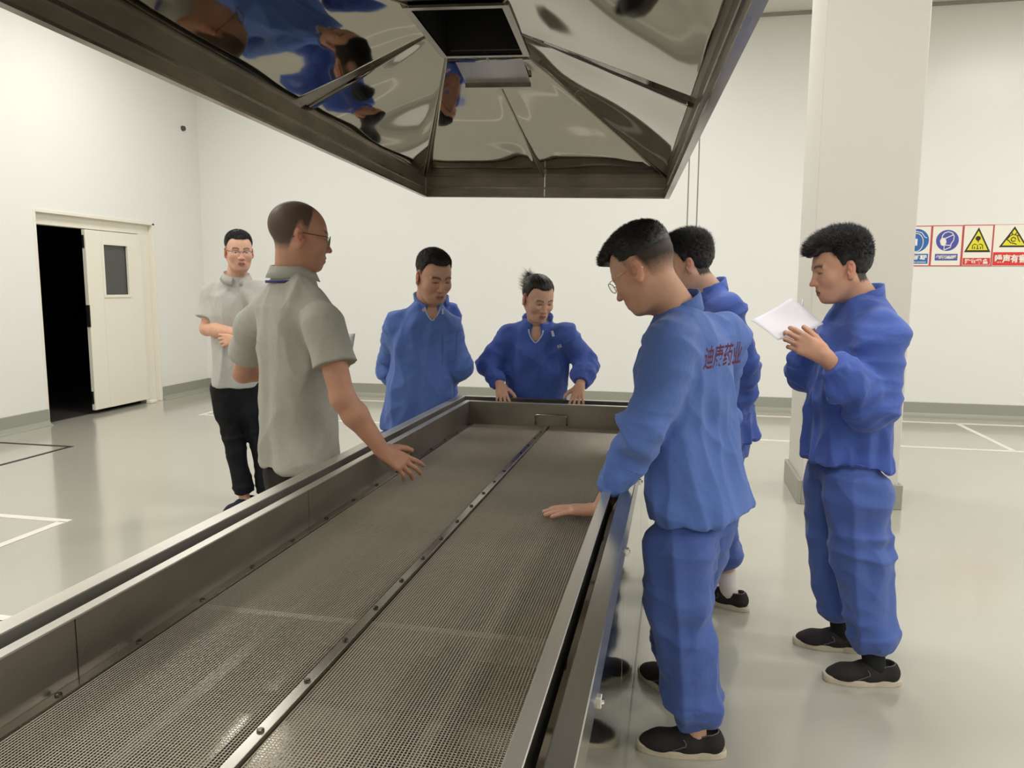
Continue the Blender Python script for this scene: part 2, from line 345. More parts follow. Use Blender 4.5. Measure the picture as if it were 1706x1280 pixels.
# support beams, pan below
IX0, IX1 = TX0 + WI, TX1 - WI
for y in (-0.94, -0.14, 0.66, 1.47, 2.29, 3.09, 3.75): box('support_beam', (IX0, y - 0.012, 0.675), (IX1, y + 0.012, 0.7305), M['rim'], tr, 0.002)
for x in (-0.83, -0.43): box('support_beam', (x - 0.016, TY0 + WI, 0.66), (x + 0.016, TY1 - WI, 0.715), M['screw'], tr, 0.002)
box('bottom_pan', (IX0, TY0 + WI, 0.60), (IX1, TY1 - WI, 0.605), M['pan'], tr)
# the woven mesh: every wire a real strand, all joined as one part per sheet
def wires(x0, x1, name):
    PX = 0.0062; V = []; F = []
    def bar(a, b, r, up):
        a = np.array(a); b = np.array(b); n = len(V)
        s = np.array([1, 0, 0.]) if up else np.array([0, 1, 0.]); z = np.array([0, 0, 1.])
        for p in (a, b): V.extend([p - s * r, p + z * r, p + s * r, p - z * r])
        F.extend([(n + k, n + (k + 1) % 4, n + 4 + (k + 1) % 4, n + 4 + k) for k in range(4)])
    x = x0
    while x <= x1: bar((x, TY0 + WI, 0.7345), (x, TY1 - WI, 0.7345), 0.0013, True); x += PX
    y = TY0 + WI
    while y <= TY1 - WI: bar((x0, y, 0.7325), (x1, y, 0.7325), 0.0009, False); y += PX
    o = meshobj(name, np.array(V), np.array(F), M['wire'], tr); o['kind'] = 'stuff'
wires(IX0 + 0.012, -0.640, 'wire_mesh'); wires(-0.612, IX1 - 0.004, 'wire_mesh')
# clamping strips and screws
m = MB(); m.box((-0.636, TY0 + WI, 0.728), (-0.615, TY1 - WI, 0.745), 0.001); cs = m.build('clamping_strip', M['steel'], tr)
ls = box('clamping_strip', (IX0, TY0 + WI, 0.735), (IX0 + 0.024, TY1 - WI, 0.741), M['steel'], tr, 0.001)
rs = box('clamping_strip', (IX1 - 0.012, TY0 + WI, 0.735), (IX1, TY1 - WI, 0.741), M['steel'], tr, 0.001)
sm = None
for px, z, st, par in ((-0.6255, 0.745, 0.1635, cs), (IX0 + 0.012, 0.741, 0.21, ls)):
    y = 0.06 if st < 0.2 else 0.02
    while y < TY1 - WI - 0.03:
        if sm is None:
            sm = MB().tube([(0, 0, 0), (0, 0, 0.003), (0, 0, 0.0045)], [0.0062, 0.0062, 0.004], 8).build('screw', M['screw'], par)
            sm.location = Vector((px, y, z)) - Vector(parent_loc(par)); sm.data.transform(Matrix.Translation(Vector(parent_loc(par))))
        else:
            c = sm.copy(); c.parent = par; c.location = Vector((px, y, z)) - Vector(parent_loc(par)); col.objects.link(c)
        y += st * random.uniform(0.97, 1.03)
# U handle on the far wall and small latch bracket
yy = TY1 - WI - 0.03
MB().tube([(-0.683, yy + 0.03, 0.752), (-0.683, yy, 0.752), (-0.683, yy, 0.795), (-0.679, yy, 0.801), (-0.526, yy, 0.801), (-0.522, yy, 0.795), (-0.522, yy, 0.752), (-0.522, yy + 0.03, 0.752)], 0.0042, 8).build('bar_handle', M['steel'], tr, True)

# ================================================================== the extraction hood
hd = empty('extraction_hood', (-0.75, 2.5, 1.98), 'large polished steel pyramid extraction hood hanging over the tray', 'hood')
HR = Matrix.Rotation(math.radians(3.7), 3, 'Z') @ Matrix.Rotation(math.radians(1.0), 3, 'Y')
FLc = at(709, 326, 4.33)
def hp(u, v, wz):      # u across from the far left corner, v towards the camera, wz up
    return np.array(FLc) + np.array(HR @ Vector((u, -v, wz)))
HW, HL, SK = 1.365, 3.7, 0.105
def hslab(name, P, t, mt, par=hd): return MB().slab([hp(*p) for p in P], np.array(HR @ Vector(t))).build(name, mt, par)
T = 0.004
# skirt: four inner faces, each of two lengths with a seam, bottom return lip
for a, b in ((0, 1.72), (1.72, HL)):
    hslab('skirt_panel', [(0, a + 0.001, 0), (0, b - 0.001, 0), (0, b - 0.001, SK), (0, a + 0.001, SK)], (-T, 0, 0), M['hoodrim'])
    hslab('skirt_panel', [(HW, a + 0.001, 0), (HW, b - 0.001, 0), (HW, b - 0.001, SK), (HW, a + 0.001, SK)], (T, 0, 0), M['hoodrim'])
for a, b in ((0, 0.69), (0.692, HW)):
    hslab('skirt_panel', [(a, 0, 0), (b, 0, 0), (b, 0, SK), (a, 0, SK)], (0, T, 0), M['hoodrim'])
    hslab('skirt_panel', [(a, HL, 0), (b, HL, 0), (b, HL, SK), (a, HL, SK)], (0, -T, 0), M['hoodrim'])
def hbox(m, u0, u1, v0, v1, z0, z1):
    P = [(u0, v0, z0), (u1, v0, z0), (u1, v1, z0), (u0, v1, z0)]
    m.slab([hp(*p) for p in P], np.array(HR @ Vector((0, 0, z1 - z0))))
for nm, a in (('bottom_lip', (-0.012, 0.012, -0.01, HL + 0.01)), ('bottom_lip', (HW - 0.004, HW + 0.022, -0.01, HL + 0.01)), ('bottom_lip', (0.012, HW - 0.004, -0.012, 0.008)), ('bottom_lip', (0.012, HW - 0.004, HL - 0.012, HL + 0.012))):
    m = MB(); hbox(m, *a, -0.008, 0.0); m.build(nm, M['steel'], hd)
m = MB(); hbox(m, 0.0, 0.006, 0, HL, 0.04, 0.05); hbox(m, HW - 0.006, HW, 0, HL, 0.04, 0.05); hbox(m, 0, HW, 0.0, 0.006, 0.04, 0.05); m.build('skirt_ledge', M['steel'], hd)
# pyramid: far corners of the opening seen at (766,85) and (896,80)
OU0, OU1, OV0, OV1, OZ = 0.50, 0.775, 1.62, 2.08, 0.315
rb = [(0, 0, SK), (HW, 0, SK), (HW, HL, SK), (0, HL, SK)]; ro = [(OU0, OV0, OZ), (OU1, OV0, OZ), (OU1, OV1, OZ), (OU0, OV1, OZ)]
def lerp(a, b, t): return tuple(a[i] + (b[i] - a[i]) * t for i in range(3))
def pyr(i, j, cuts):
    for t0, t1 in zip(cuts[:-1], cuts[1:]):
        q = [lerp(rb[i], rb[j], t0), lerp(rb[i], rb[j], t1), lerp(ro[i], ro[j], t1), lerp(ro[i], ro[j], t0)]
        # a fine grid with gentle dents: hand-made polished sheet is never flat
        n1, n2 = 22, 22; V = []; F = []
        A = np.array([hp(*p) for p in q]); nn = np.cross(A[1] - A[0], A[3] - A[0]); nn /= np.linalg.norm(nn)
        if nn[2] < 0: nn = -nn
        for a in range(n1 + 1):
            for b in range(n2 + 1):
                s, t = a / n1, b / n2
                p = (A[0] * (1 - s) + A[1] * s) * (1 - t) + (A[3] * (1 - s) + A[2] * s) * t
                e = min(1, 6 * min(s, 1 - s)) * min(1, 6 * min(t, 1 - t))
                dd = 0.0035 * math.sin(3.1 * p[0] * 2 + 1.3 * i + 1.7 * p[1]) + 0.003 * math.sin(7.1 * p[1] - 5 * p[0] + i) + 0.002 * math.sin(14 * p[0] + 3 * p[1] + 2 * i)
                V.append(p + nn * dd * e)
        k = n2 + 1
        F = [(a * k + b, a * k + b + 1, (a + 1) * k + b + 1, (a + 1) * k + b) for a in range(n1) for b in range(n2)]
        o = meshobj('roof_panel', V, F, M['hoodpanel'], hd, True)
        md = o.modifiers.new('thickness', 'SOLIDIFY'); md.thickness = 0.002; md.offset = 1
pyr(0, 1, (0, 0.497, 1)); pyr(2, 3, (0, 0.5, 1)); pyr(1, 2, (0, 0.47, 1)); pyr(3, 0, (0, 0.53, 1))
for i in range(4): MB().tube([hp(*rb[i]), hp(*ro[i])], 0.004, 6).build('ridge_seam', M['hoodrim'], hd)
MB().tube([hp(*lerp(rb[0], rb[1], 0.5)), hp(*lerp(ro[0], ro[1], 0.5))], 0.002, 6).build('ridge_seam', M['hoodrim'], hd)
# outlet: flange round the opening, inner duct, darkness beyond put into the colour
m = MB(); f = 0.022
hbox(m, OU0 - f, OU0, OV0 - f, OV1 + f, OZ - 0.012, OZ - 0.004); hbox(m, OU1, OU1 + f, OV0 - f, OV1 + f, OZ - 0.012, OZ - 0.004); hbox(m, OU0, OU1, OV0 - f, OV0, OZ - 0.012, OZ - 0.004); hbox(m, OU0, OU1, OV1, OV1 + f, OZ - 0.012, OZ - 0.004)
m.build('outlet_flange', M['steel'], hd)
for nm, P, t in (('outlet_duct', [(OU0, OV0, OZ - 0.01), (OU1, OV0, OZ - 0.01), (OU1, OV0, OZ + 0.30), (OU0, OV0, OZ + 0.30)], (0, T, 0)), ('outlet_duct', [(OU0, OV1, OZ - 0.01), (OU1, OV1, OZ - 0.01), (OU1, OV1, OZ + 0.30), (OU0, OV1, OZ + 0.30)], (0, -T, 0)),
                 ('outlet_duct', [(OU0, OV0, OZ - 0.01), (OU0, OV1, OZ - 0.01), (OU0, OV1, OZ + 0.30), (OU0, OV0, OZ + 0.30)], (-T, 0, 0)), ('outlet_duct', [(OU1, OV0, OZ - 0.01), (OU1, OV1, OZ - 0.01), (OU1, OV1, OZ + 0.30), (OU1, OV0, OZ + 0.30)], (T, 0, 0))):
    hslab(nm, P, t, M['dark'])
m = MB(); hbox(m, OU0, OU1, OV0, OV1, OZ + 0.30, OZ + 0.31); m.build('dark_duct_cap', M['darkgap'], hd)  # black cap added to stand in for the dark duct above
# sloping plate and fold added as the outlet's reflection in the far panel
bq = [(OU0 + 0.012, OV0 + 0.0, OZ + 0.005), (OU1 - 0.012, OV0 + 0.0, OZ + 0.005), (OU1 - 0.002, OV0 - 0.24, OZ - 0.045), (OU0 + 0.022, OV0 - 0.24, OZ - 0.045)]
hslab('outlet_reflection_plate', bq, (0, 0, 0.003), M['rim'])
m = MB(); hbox(m, OU0 + 0.02, OU1, OV0 - 0.26, OV0 - 0.235, OZ - 0.062, OZ - 0.044); m.build('outlet_reflection_fold', M['steel'], hd)
for u in (0.05, 0.13): MB().tube([hp(OU0 + u, OV0 - 0.02, OZ - 0.006), hp(OU0 + u, OV0 - 0.02, OZ + 0.0)], 0.005, 8).build('rivet', M['screw'], hd)
# hanging rods up to the ceiling
for u, v in ((0.06, 0.06), (HW - 0.06, 0.06), (0.06, HL - 0.06), (HW - 0.06, HL - 0.06)):
    p = hp(u, v, 0.12); MB().tube([p, (p[0], p[1], CEIL)], 0.007, 8).build('hanging_rod', M['steel'], hd)
p = hp((OU0 + OU1) / 2, (OV0 + OV1) / 2, 0.5)
MB().tube([hp((OU0 + OU1) / 2, (OV0 + OV1) / 2, OZ + 0.29), (p[0], p[1], CEIL)], 0.19, 20).build('exhaust_pipe', M['steel'], hd, True)

# ================================================================== text and signs
def text_mesh(s, size, bold=0.0, shear=0):
    cu = bpy.data.curves.new('text', 'FONT'); cu.body = s; cu.size = size; cu.align_x = 'CENTER'; cu.align_y = 'CENTER'; cu.offset = bold; cu.resolution_u = 3; cu.shear = shear
    o = bpy.data.objects.new('text', cu); col.objects.link(o); dg = bpy.context.evaluated_depsgraph_get()
    me = bpy.data.meshes.new_from_object(o.evaluated_get(dg)); bpy.data.objects.remove(o)
    V = np.array([v.co[:] for v in me.vertices]); F = [tuple(p.vertices) for p in me.polygons]; bpy.data.meshes.remove(me); return V, F
SY = YB - 0.006      # front of the boards
def flat(name, P2, cx_, cz, mt, par, lift=0.0005):    # polygon in the wall plane facing the camera (-Y)
    V = [(cx_ + x, SY - lift, cz + z) for x, z in P2]; 
    a = sum(P2[i][0] * P2[(i + 1) % len(P2)][1] - P2[(i + 1) % len(P2)][0] * P2[i][1] for i in range(len(P2)))
    F = [tuple(range(len(V)))] if a > 0 else [tuple(range(len(V)))[::-1]]
    return meshobj(name, V, F, mt, par)
def strokes(name, lines, wd, cx_, cz, mt, par, lift=0.0015):
    m = MB()
    for ln in lines: m.tube([(cx_ + x, SY - lift, cz + z) for x, z in ln], wd / 2, 6)
    o = m.build(name, mt, par); return o
def circ(r, n=36, cx_=0, cz=0, ry=None): return [(cx_ + r * math.cos(2 * math.pi * k / n), cz + (ry or r) * math.sin(2 * math.pi * k / n)) for k in range(n)]
def stext(s, size, x, z, wd, par, lift=0.002, bold=0.004, name='lettering'):
    V, F = text_mesh(s, size, bold); W = V[:, 0].max() - V[:, 0].min(); k = wd / W
    P = np.stack([x + V[:, 0] * k, np.full(len(V), SY - lift), z + V[:, 1] - (V[:, 1].max() + V[:, 1].min()) / 2], 1)
    return meshobj(name, P, F, M['sgw'], par)
def board(x0, x1, z0, z1, label, bor):
    s = empty('safety_sign', ((x0 + x1) / 2, YB, (z0 + z1) / 2), label, 'sign')
    box('sign_board', (x0, SY, z0), (x1, YB, z1), M['sgw'], s, 0.001)
    m = MB(); b = bor
    for lo, hi in (((x0, z0), (x1, z0 + b)), ((x0, z1 - b), (x1, z1)), ((x0, z0 + b), (x0 + b, z1 - b)), ((x1 - b, z0 + b), (x1, z1 - b))): m.box((lo[0], SY - 0.001, lo[1]), (hi[0], SY, hi[1]))
    m.build('sign_border', M['sgr2'], s); return s
Z0, Z1 = 1.703, 2.148
s = board(2.44, 2.752, Z0, Z1, 'blue ear protection sign half hidden by the column, leftmost of the four', 0.010)
flat('pictogram_disc', circ(0.128), 2.60, 1.985, M['sgb'], s); 
strokes('pictogram', [circ(0.072, 24, -0.002, -0.022, 0.10) + [circ(0.072, 24, -0.002, -0.022, 0.10)[0]], [(-0.085, 0.03), (-0.05, 0.085), (0.0, 0.10), (0.05, 0.085), (0.085, 0.035), (0.105, 0.03)]], 0.010, 2.60, 1.985, M['sgw'], s)
flat('pictogram', [(-0.011, -0.055), (0.011, -0.055), (0.011, 0.02), (-0.011, 0.02)], 2.60, 1.985, M['sgw'], s, 0.001)
flat('caption_band', [(-0.135, -0.055), (0.135, -0.055), (0.135, 0.055), (-0.135, 0.055)], 2.595, 1.785, M['sgb'], s)
stext('必须戴防护耳器', 0.052, 2.595, 1.80, 0.25, s); stext('Must wear ear protector', 0.02, 2.595, 1.748, 0.24, s, bold=0.0008)
s = board(2.754, 3.068, Z0, Z1 + 0.002, 'blue dust mask sign on the white wall, second of the four', 0.010)
flat('pictogram_disc', circ(0.115), 2.915, 1.985, M['sgb2'], s)
strokes('pictogram', [[(-0.03, -0.105), (-0.028, -0.06), (-0.062, -0.045), (-0.07, 0.0), (-0.055, 0.03), (-0.055, 0.05), (-0.035, 0.08), (0.005, 0.095), (0.045, 0.08), (0.065, 0.045), (0.062, 0.0), (0.04, -0.035), (0.035, -0.075), (-0.03, -0.105)], [(-0.025, 0.02), (0.055, 0.06)], [(-0.02, -0.05), (0.04, -0.055)]], 0.011, 2.915, 1.985, M['sgw'], s)
flat('pictogram', [(-0.078, -0.01), (-0.055, 0.03), (-0.02, 0.025), (-0.008, -0.015), (-0.02, -0.055), (-0.055, -0.058)], 2.915, 1.985, M['sgw'], s, 0.001)
flat('caption_band', [(-0.115, -0.036), (0.115, -0.036), (0.115, 0.036), (-0.115, 0.036)], 2.915, 1.802, M['sgb2'], s)
stext('必须戴防尘口罩', 0.034, 2.915, 1.803, 0.21, s)
def warn(cx_, cz, hw, hh, par):
    flat('warning_triangle', [(-hw, -hh), (hw, -hh), (0, hh)], cx_, cz, M['sgk'], par)
    k = 0.78; flat('warning_field', [(-hw * k, -hh * 0.83), (hw * k, -hh * 0.83), (0, hh * 0.72)], cx_, cz, M['sgy'], par, 0.0012)
s = board(3.070, 3.372, Z0, Z1 + 0.005, 'yellow dust warning triangle sign over a red caption, third of the four', 0.010)
warn(3.222, 1.99, 0.132, 0.135, s)
flat('pictogram', circ(0.026, 16, 0, 0.02), 3.222, 1.985, M['sgk'], s, 0.002)
strokes('pictogram', [[(-0.052, -0.095), (-0.05, -0.055), (-0.03, -0.04), (-0.012, -0.048)], [(0.052, -0.095), (0.05, -0.055), (0.03, -0.04), (0.012, -0.048)], [(-0.03, -0.095), (-0.03, -0.07)], [(0.03, -0.095), (0.03, -0.07)], [(0, -0.05), (0, -0.09)], [(-0.01, -0.092), (0.012, -0.092)], [(0.0, 0.0), (0.005, -0.022)]], 0.008, 3.222, 1.985, M['sgk'], s, 0.002)
flat('caption_band', [(-0.137, -0.038), (0.137, -0.038), (0.137, 0.038), (-0.137, 0.038)], 3.221, 1.755, M['sgr'], s)
stext('注 意 粉 尘', 0.052, 3.221, 1.756, 0.235, s)
s = board(3.374, 3.76, Z0, Z1 + 0.006, 'yellow noise warning triangle sign with a large red caption, rightmost of the four', 0.004)
warn(3.575, 2.02, 0.142, 0.112, s)
strokes('pictogram', [[(-0.07, -0.02), (-0.04, 0.02), (-0.01, 0.035), (0.03, 0.025), (0.045, -0.02), (0.06, -0.045)], [(-0.07, -0.02), (-0.05, -0.03), (-0.03, -0.055), (0, -0.06), (0.03, -0.07)], circ(0.022, 12, -0.005, -0.018), [(-0.02, 0.03), (-0.02, 0.055)], [(0.01, 0.035), (0.02, 0.055)], [(0.035, 0.02), (0.055, 0.03)]], 0.009, 3.575, 2.01, M['sgk'], s, 0.002)
flat('caption_band', [(-0.185, -0.072), (0.185, -0.072), (0.185, 0.072), (-0.185, 0.072)], 3.567, 1.783, M['sgr'], s)
stext('噪声有害', 0.09, 3.558, 1.785, 0.31, s, bold=0.003)
# ================================================================== sculpting with distance fields
def noise3(P, seed=0):
    T = _NT[seed % 4]; Pf = np.floor(P); f = P - Pf; I = Pf.astype(np.int64); f = f * f * (3 - 2 * f); out = 0
    for dx in (0, 1):
        wx = f[:, 0] if dx else 1 - f[:, 0]
        for dy in (0, 1):
            wy = f[:, 1] if dy else 1 - f[:, 1]
            for dz in (0, 1):
                wz = f[:, 2] if dz else 1 - f[:, 2]
                out = out + wx * wy * wz * T[(I[:, 0] + dx) & 31, (I[:, 1] + dy) & 31, (I[:, 2] + dz) & 31]
    return out
_NT = [np.random.RandomState(11 + i).uniform(-1, 1, (32, 32, 32)) for i in range(4)]
def nz(v): v = np.asarray(v, float); return v / (np.linalg.norm(v) + 1e-12)
def smin(a, b, k): h = np.maximum(k - np.abs(a - b), 0) / k; return np.minimum(a, b) - h * h * k * 0.25
def smax(a, b, k): return -smin(-a, -b, k)
class Grid:
    def __init__(s, lo, hi, h):
        s.h = h; s.lo = np.array(lo, float); s.n = np.maximum(((np.array(hi) - s.lo) / h).astype(int) + 2, 3)
        s.F = np.full(s.n, 1.0, np.float32)
        s.ax = [s.lo[i] + h * np.arange(s.n[i]) for i in range(3)]
    def op(s, fn, lo, hi, k=0.01, mode='u', pad=None):
        pad = k + 2.5 * s.h if pad is None else pad
        a = np.clip(np.floor((np.array(lo) - pad - s.lo) / s.h).astype(int), 0, s.n); b = np.clip(np.ceil((np.array(hi) + pad - s.lo) / s.h).astype(int) + 1, 0, s.n)
        if np.any(b <= a): return
        sl = tuple(slice(a[i], b[i]) for i in range(3))
        X, Y, Z = np.meshgrid(s.ax[0][sl[0]], s.ax[1][sl[1]], s.ax[2][sl[2]], indexing='ij')
        d = fn(X, Y, Z).astype(np.float32)
        if mode == 'u': s.F[sl] = smin(s.F[sl], d, k)
        elif mode == 's': s.F[sl] = smax(s.F[sl], -d, k)
        elif mode == 'i': s.F[sl] = smax(s.F[sl], d, k)
    def cone(s, a, b, ra, rb, k=0.01, flat=None, fk=1.0, mode='u', flatend=False):
        """round cone a-b; flat = direction squeezed by fk (<1 thinner)"""
        a = np.array(a, float); b = np.array(b, float); ab = b - a; L2 = ab.dot(ab) + 1e-12; L = math.sqrt(L2)
        fl = None
        if flat is not None: fl = nz(np.array(flat) - ab * np.dot(flat, ab) / L2)
        def fn(X, Y, Z):
            px, py, pz = X - a[0], Y - a[1], Z - a[2]
            t0 = (px * ab[0] + py * ab[1] + pz * ab[2]) / L2; t = np.clip(t0, 0, 1)
            qx, qy, qz = px - t * ab[0], py - t * ab[1], pz - t * ab[2]; r = ra + (rb - ra) * t
            if fl is None: d2 = qx * qx + qy * qy + qz * qz
            else:
                c = qx * fl[0] + qy * fl[1] + qz * fl[2]; d2 = qx * qx + qy * qy + qz * qz + c * c * (1 / fk ** 2 - 1)
            d = np.sqrt(d2) - r
            if fl is not None: d = d * (fk ** 0.5)
            if flatend: d = np.maximum(np.maximum(d, -t0 * L), (t0 - 1) * L)
            return d
        R_ = max(ra, rb); s.op(fn, np.minimum(a, b) - R_, np.maximum(a, b) + R_, k, mode)
    def ell(s, c, r, k=0.01, M3=None, mode='u'):
        c = np.array(c, float); r = np.array(r, float); rm = r.max()
        def fn(X, Y, Z):
            px, py, pz = X - c[0], Y - c[1], Z - c[2]
            if M3 is not None: px, py, pz = [M3[0][i] * px + M3[1][i] * py + M3[2][i] * pz for i in range(3)]
            k0 = np.sqrt((px / r[0]) ** 2 + (py / r[1]) ** 2 + (pz / r[2]) ** 2); k1 = np.sqrt((px / r[0] ** 2) ** 2 + (py / r[1] ** 2) ** 2 + (pz / r[2] ** 2) ** 2) + 1e-9
            return k0 * (k0 - 1) / k1
        s.op(fn, c - rm if M3 is not None else c - r, c + rm if M3 is not None else c + r, k, mode)
    def trunk(s, base, W, U, Fv, prof, k=0.03, ex=2.4):
        """prof rows (w, cu, cv, a, b): centre offset and half sizes across U and along Fv at height w up the axis W"""
        base = np.array(base, float); pr = np.array(prof, float); w0, w1 = pr[0, 0], pr[-1, 0]
        C = [base + W * r[0] + U * r[1] + Fv * r[2] for r in pr]; mx = pr[:, 3:].max()
        def fn(X, Y, Z):
            px, py, pz = X - base[0], Y - base[1], Z - base[2]
            ww = px * W[0] + py * W[1] + pz * W[2]; u = px * U[0] + py * U[1] + pz * U[2]; v = px * Fv[0] + py * Fv[1] + pz * Fv[2]
            c = np.clip(ww, w0, w1); g = [np.interp(c, pr[:, 0], pr[:, i]) for i in (1, 2, 3, 4)]
            du = np.abs(u - g[0]) / g[2]; dv = np.abs(v - g[1]) / g[3]
            q = (du ** ex + dv ** ex + 1e-9) ** (1 / ex)
            return np.maximum(np.maximum((q - 1) * np.minimum(g[2], g[3]), w0 - ww), ww - w1)
        s.op(fn, np.min(C, 0) - mx, np.max(C, 0) + mx, k)
    def mesh(s):
        F = s.F; F[0] = np.maximum(F[0], 0.001); F[-1] = np.maximum(F[-1], 0.001); F[:, 0] = np.maximum(F[:, 0], 0.001); F[:, -1] = np.maximum(F[:, -1], 0.001); F[:, :, 0] = np.maximum(F[:, :, 0], 0.001); F[:, :, -1] = np.maximum(F[:, :, -1], 0.001)
        S = F < 0; n = [d - 1 for d in F.shape]
        cnt = np.zeros(n, np.int8)
        offs = [(i, j, k) for i in (0, 1) for j in (0, 1) for k in (0, 1)]
        for o in offs: cnt += S[o[0]:o[0] + n[0], o[1]:o[1] + n[1], o[2]:o[2] + n[2]]
        act = (cnt > 0) & (cnt < 8); I = np.argwhere(act); N = len(I)
        idx = np.full(n, -1, np.int32); idx[act] = np.arange(N)
        vals = {o: F[I[:, 0] + o[0], I[:, 1] + o[1], I[:, 2] + o[2]] for o in offs}
        acc = np.zeros((N, 3)); num = np.zeros(N)
        for o in offs:
            for a in range(3):
                if o[a] == 0:
                    q = list(o); q[a] = 1; q = tuple(q); va, vb = vals[o], vals[q]; cr = (va < 0) != (vb < 0)
                    t = np.where(cr, va / np.where(cr, va - vb, 1), 0); p = np.tile(np.array(o, float), (N, 1)); p[:, a] = t
                    acc += p * cr[:, None]; num += cr
        V = s.lo + (I + acc / num[:, None]) * s.h
        Q = []
        for a in range(3):
            b, c = (a + 1) % 3, (a + 2) % 3
            sa = [slice(None)] * 3; sb = [slice(None)] * 3; sa[a] = slice(0, -1); sb[a] = slice(1, None)
            ch = S[tuple(sa)] != S[tuple(sb)]; E = np.argwhere(ch); E = E[(E[:, b] > 0) & (E[:, c] > 0) & (E[:, b] < n[b]) & (E[:, c] < n[c])]
            ins = S[E[:, 0], E[:, 1], E[:, 2]]
            def ci(db, dc): e = E.copy(); e[:, b] -= db; e[:, c] -= dc; return idx[e[:, 0], e[:, 1], e[:, 2]]
            q = np.stack([ci(1, 1), ci(0, 1), ci(0, 0), ci(1, 0)], 1); q[~ins] = q[~ins][:, ::-1]; Q.append(q)
        return V, np.concatenate(Q)
def vnormals(V, Q):
    d1 = V[Q[:, 2]] - V[Q[:, 0]]; d2 = V[Q[:, 3]] - V[Q[:, 1]]; fn = np.cross(d1, d2); N = np.zeros_like(V)
    for i in range(4):
        for a in range(3): N[:, a] += np.bincount(Q[:, i], fn[:, a], len(V))
    return N / (np.linalg.norm(N, axis=1)[:, None] + 1e-12)
def smooth(V, Q, it=1, lam=0.5):
    E = np.concatenate([Q[:, [0, 1]], Q[:, [1, 2]], Q[:, [2, 3]], Q[:, [3, 0]]]); deg = np.bincount(E[:, 0], minlength=len(V)) + np.bincount(E[:, 1], minlength=len(V))
    for _ in range(it):
        S = np.zeros_like(V)
        for a in range(3): S[:, a] = np.bincount(E[:, 0], V[E[:, 1], a], len(V)) + np.bincount(E[:, 1], V[E[:, 0], a], len(V))
        V = V + lam * (S / np.maximum(deg, 1)[:, None] - V)
    return V
def ridge(n): return 1 - np.abs(n) * 2.2
def segpar(P, a, b):
    ab = b - a; L = np.linalg.norm(ab); t = (P - a) @ ab / L ** 2; q = P - a - np.clip(t, 0, 1)[:, None] * ab; return t, np.linalg.norm(q, axis=1), L
def fold(P, axis, fa, fr, seed=0, off=0.0):     # noise stretched: fa cycles per metre along the axis, fr across it
    axis = nz(axis); t = P @ axis; q = P - t[:, None] * axis
    return noise3(q * fr + (t * fa)[:, None] * axis + off, seed)

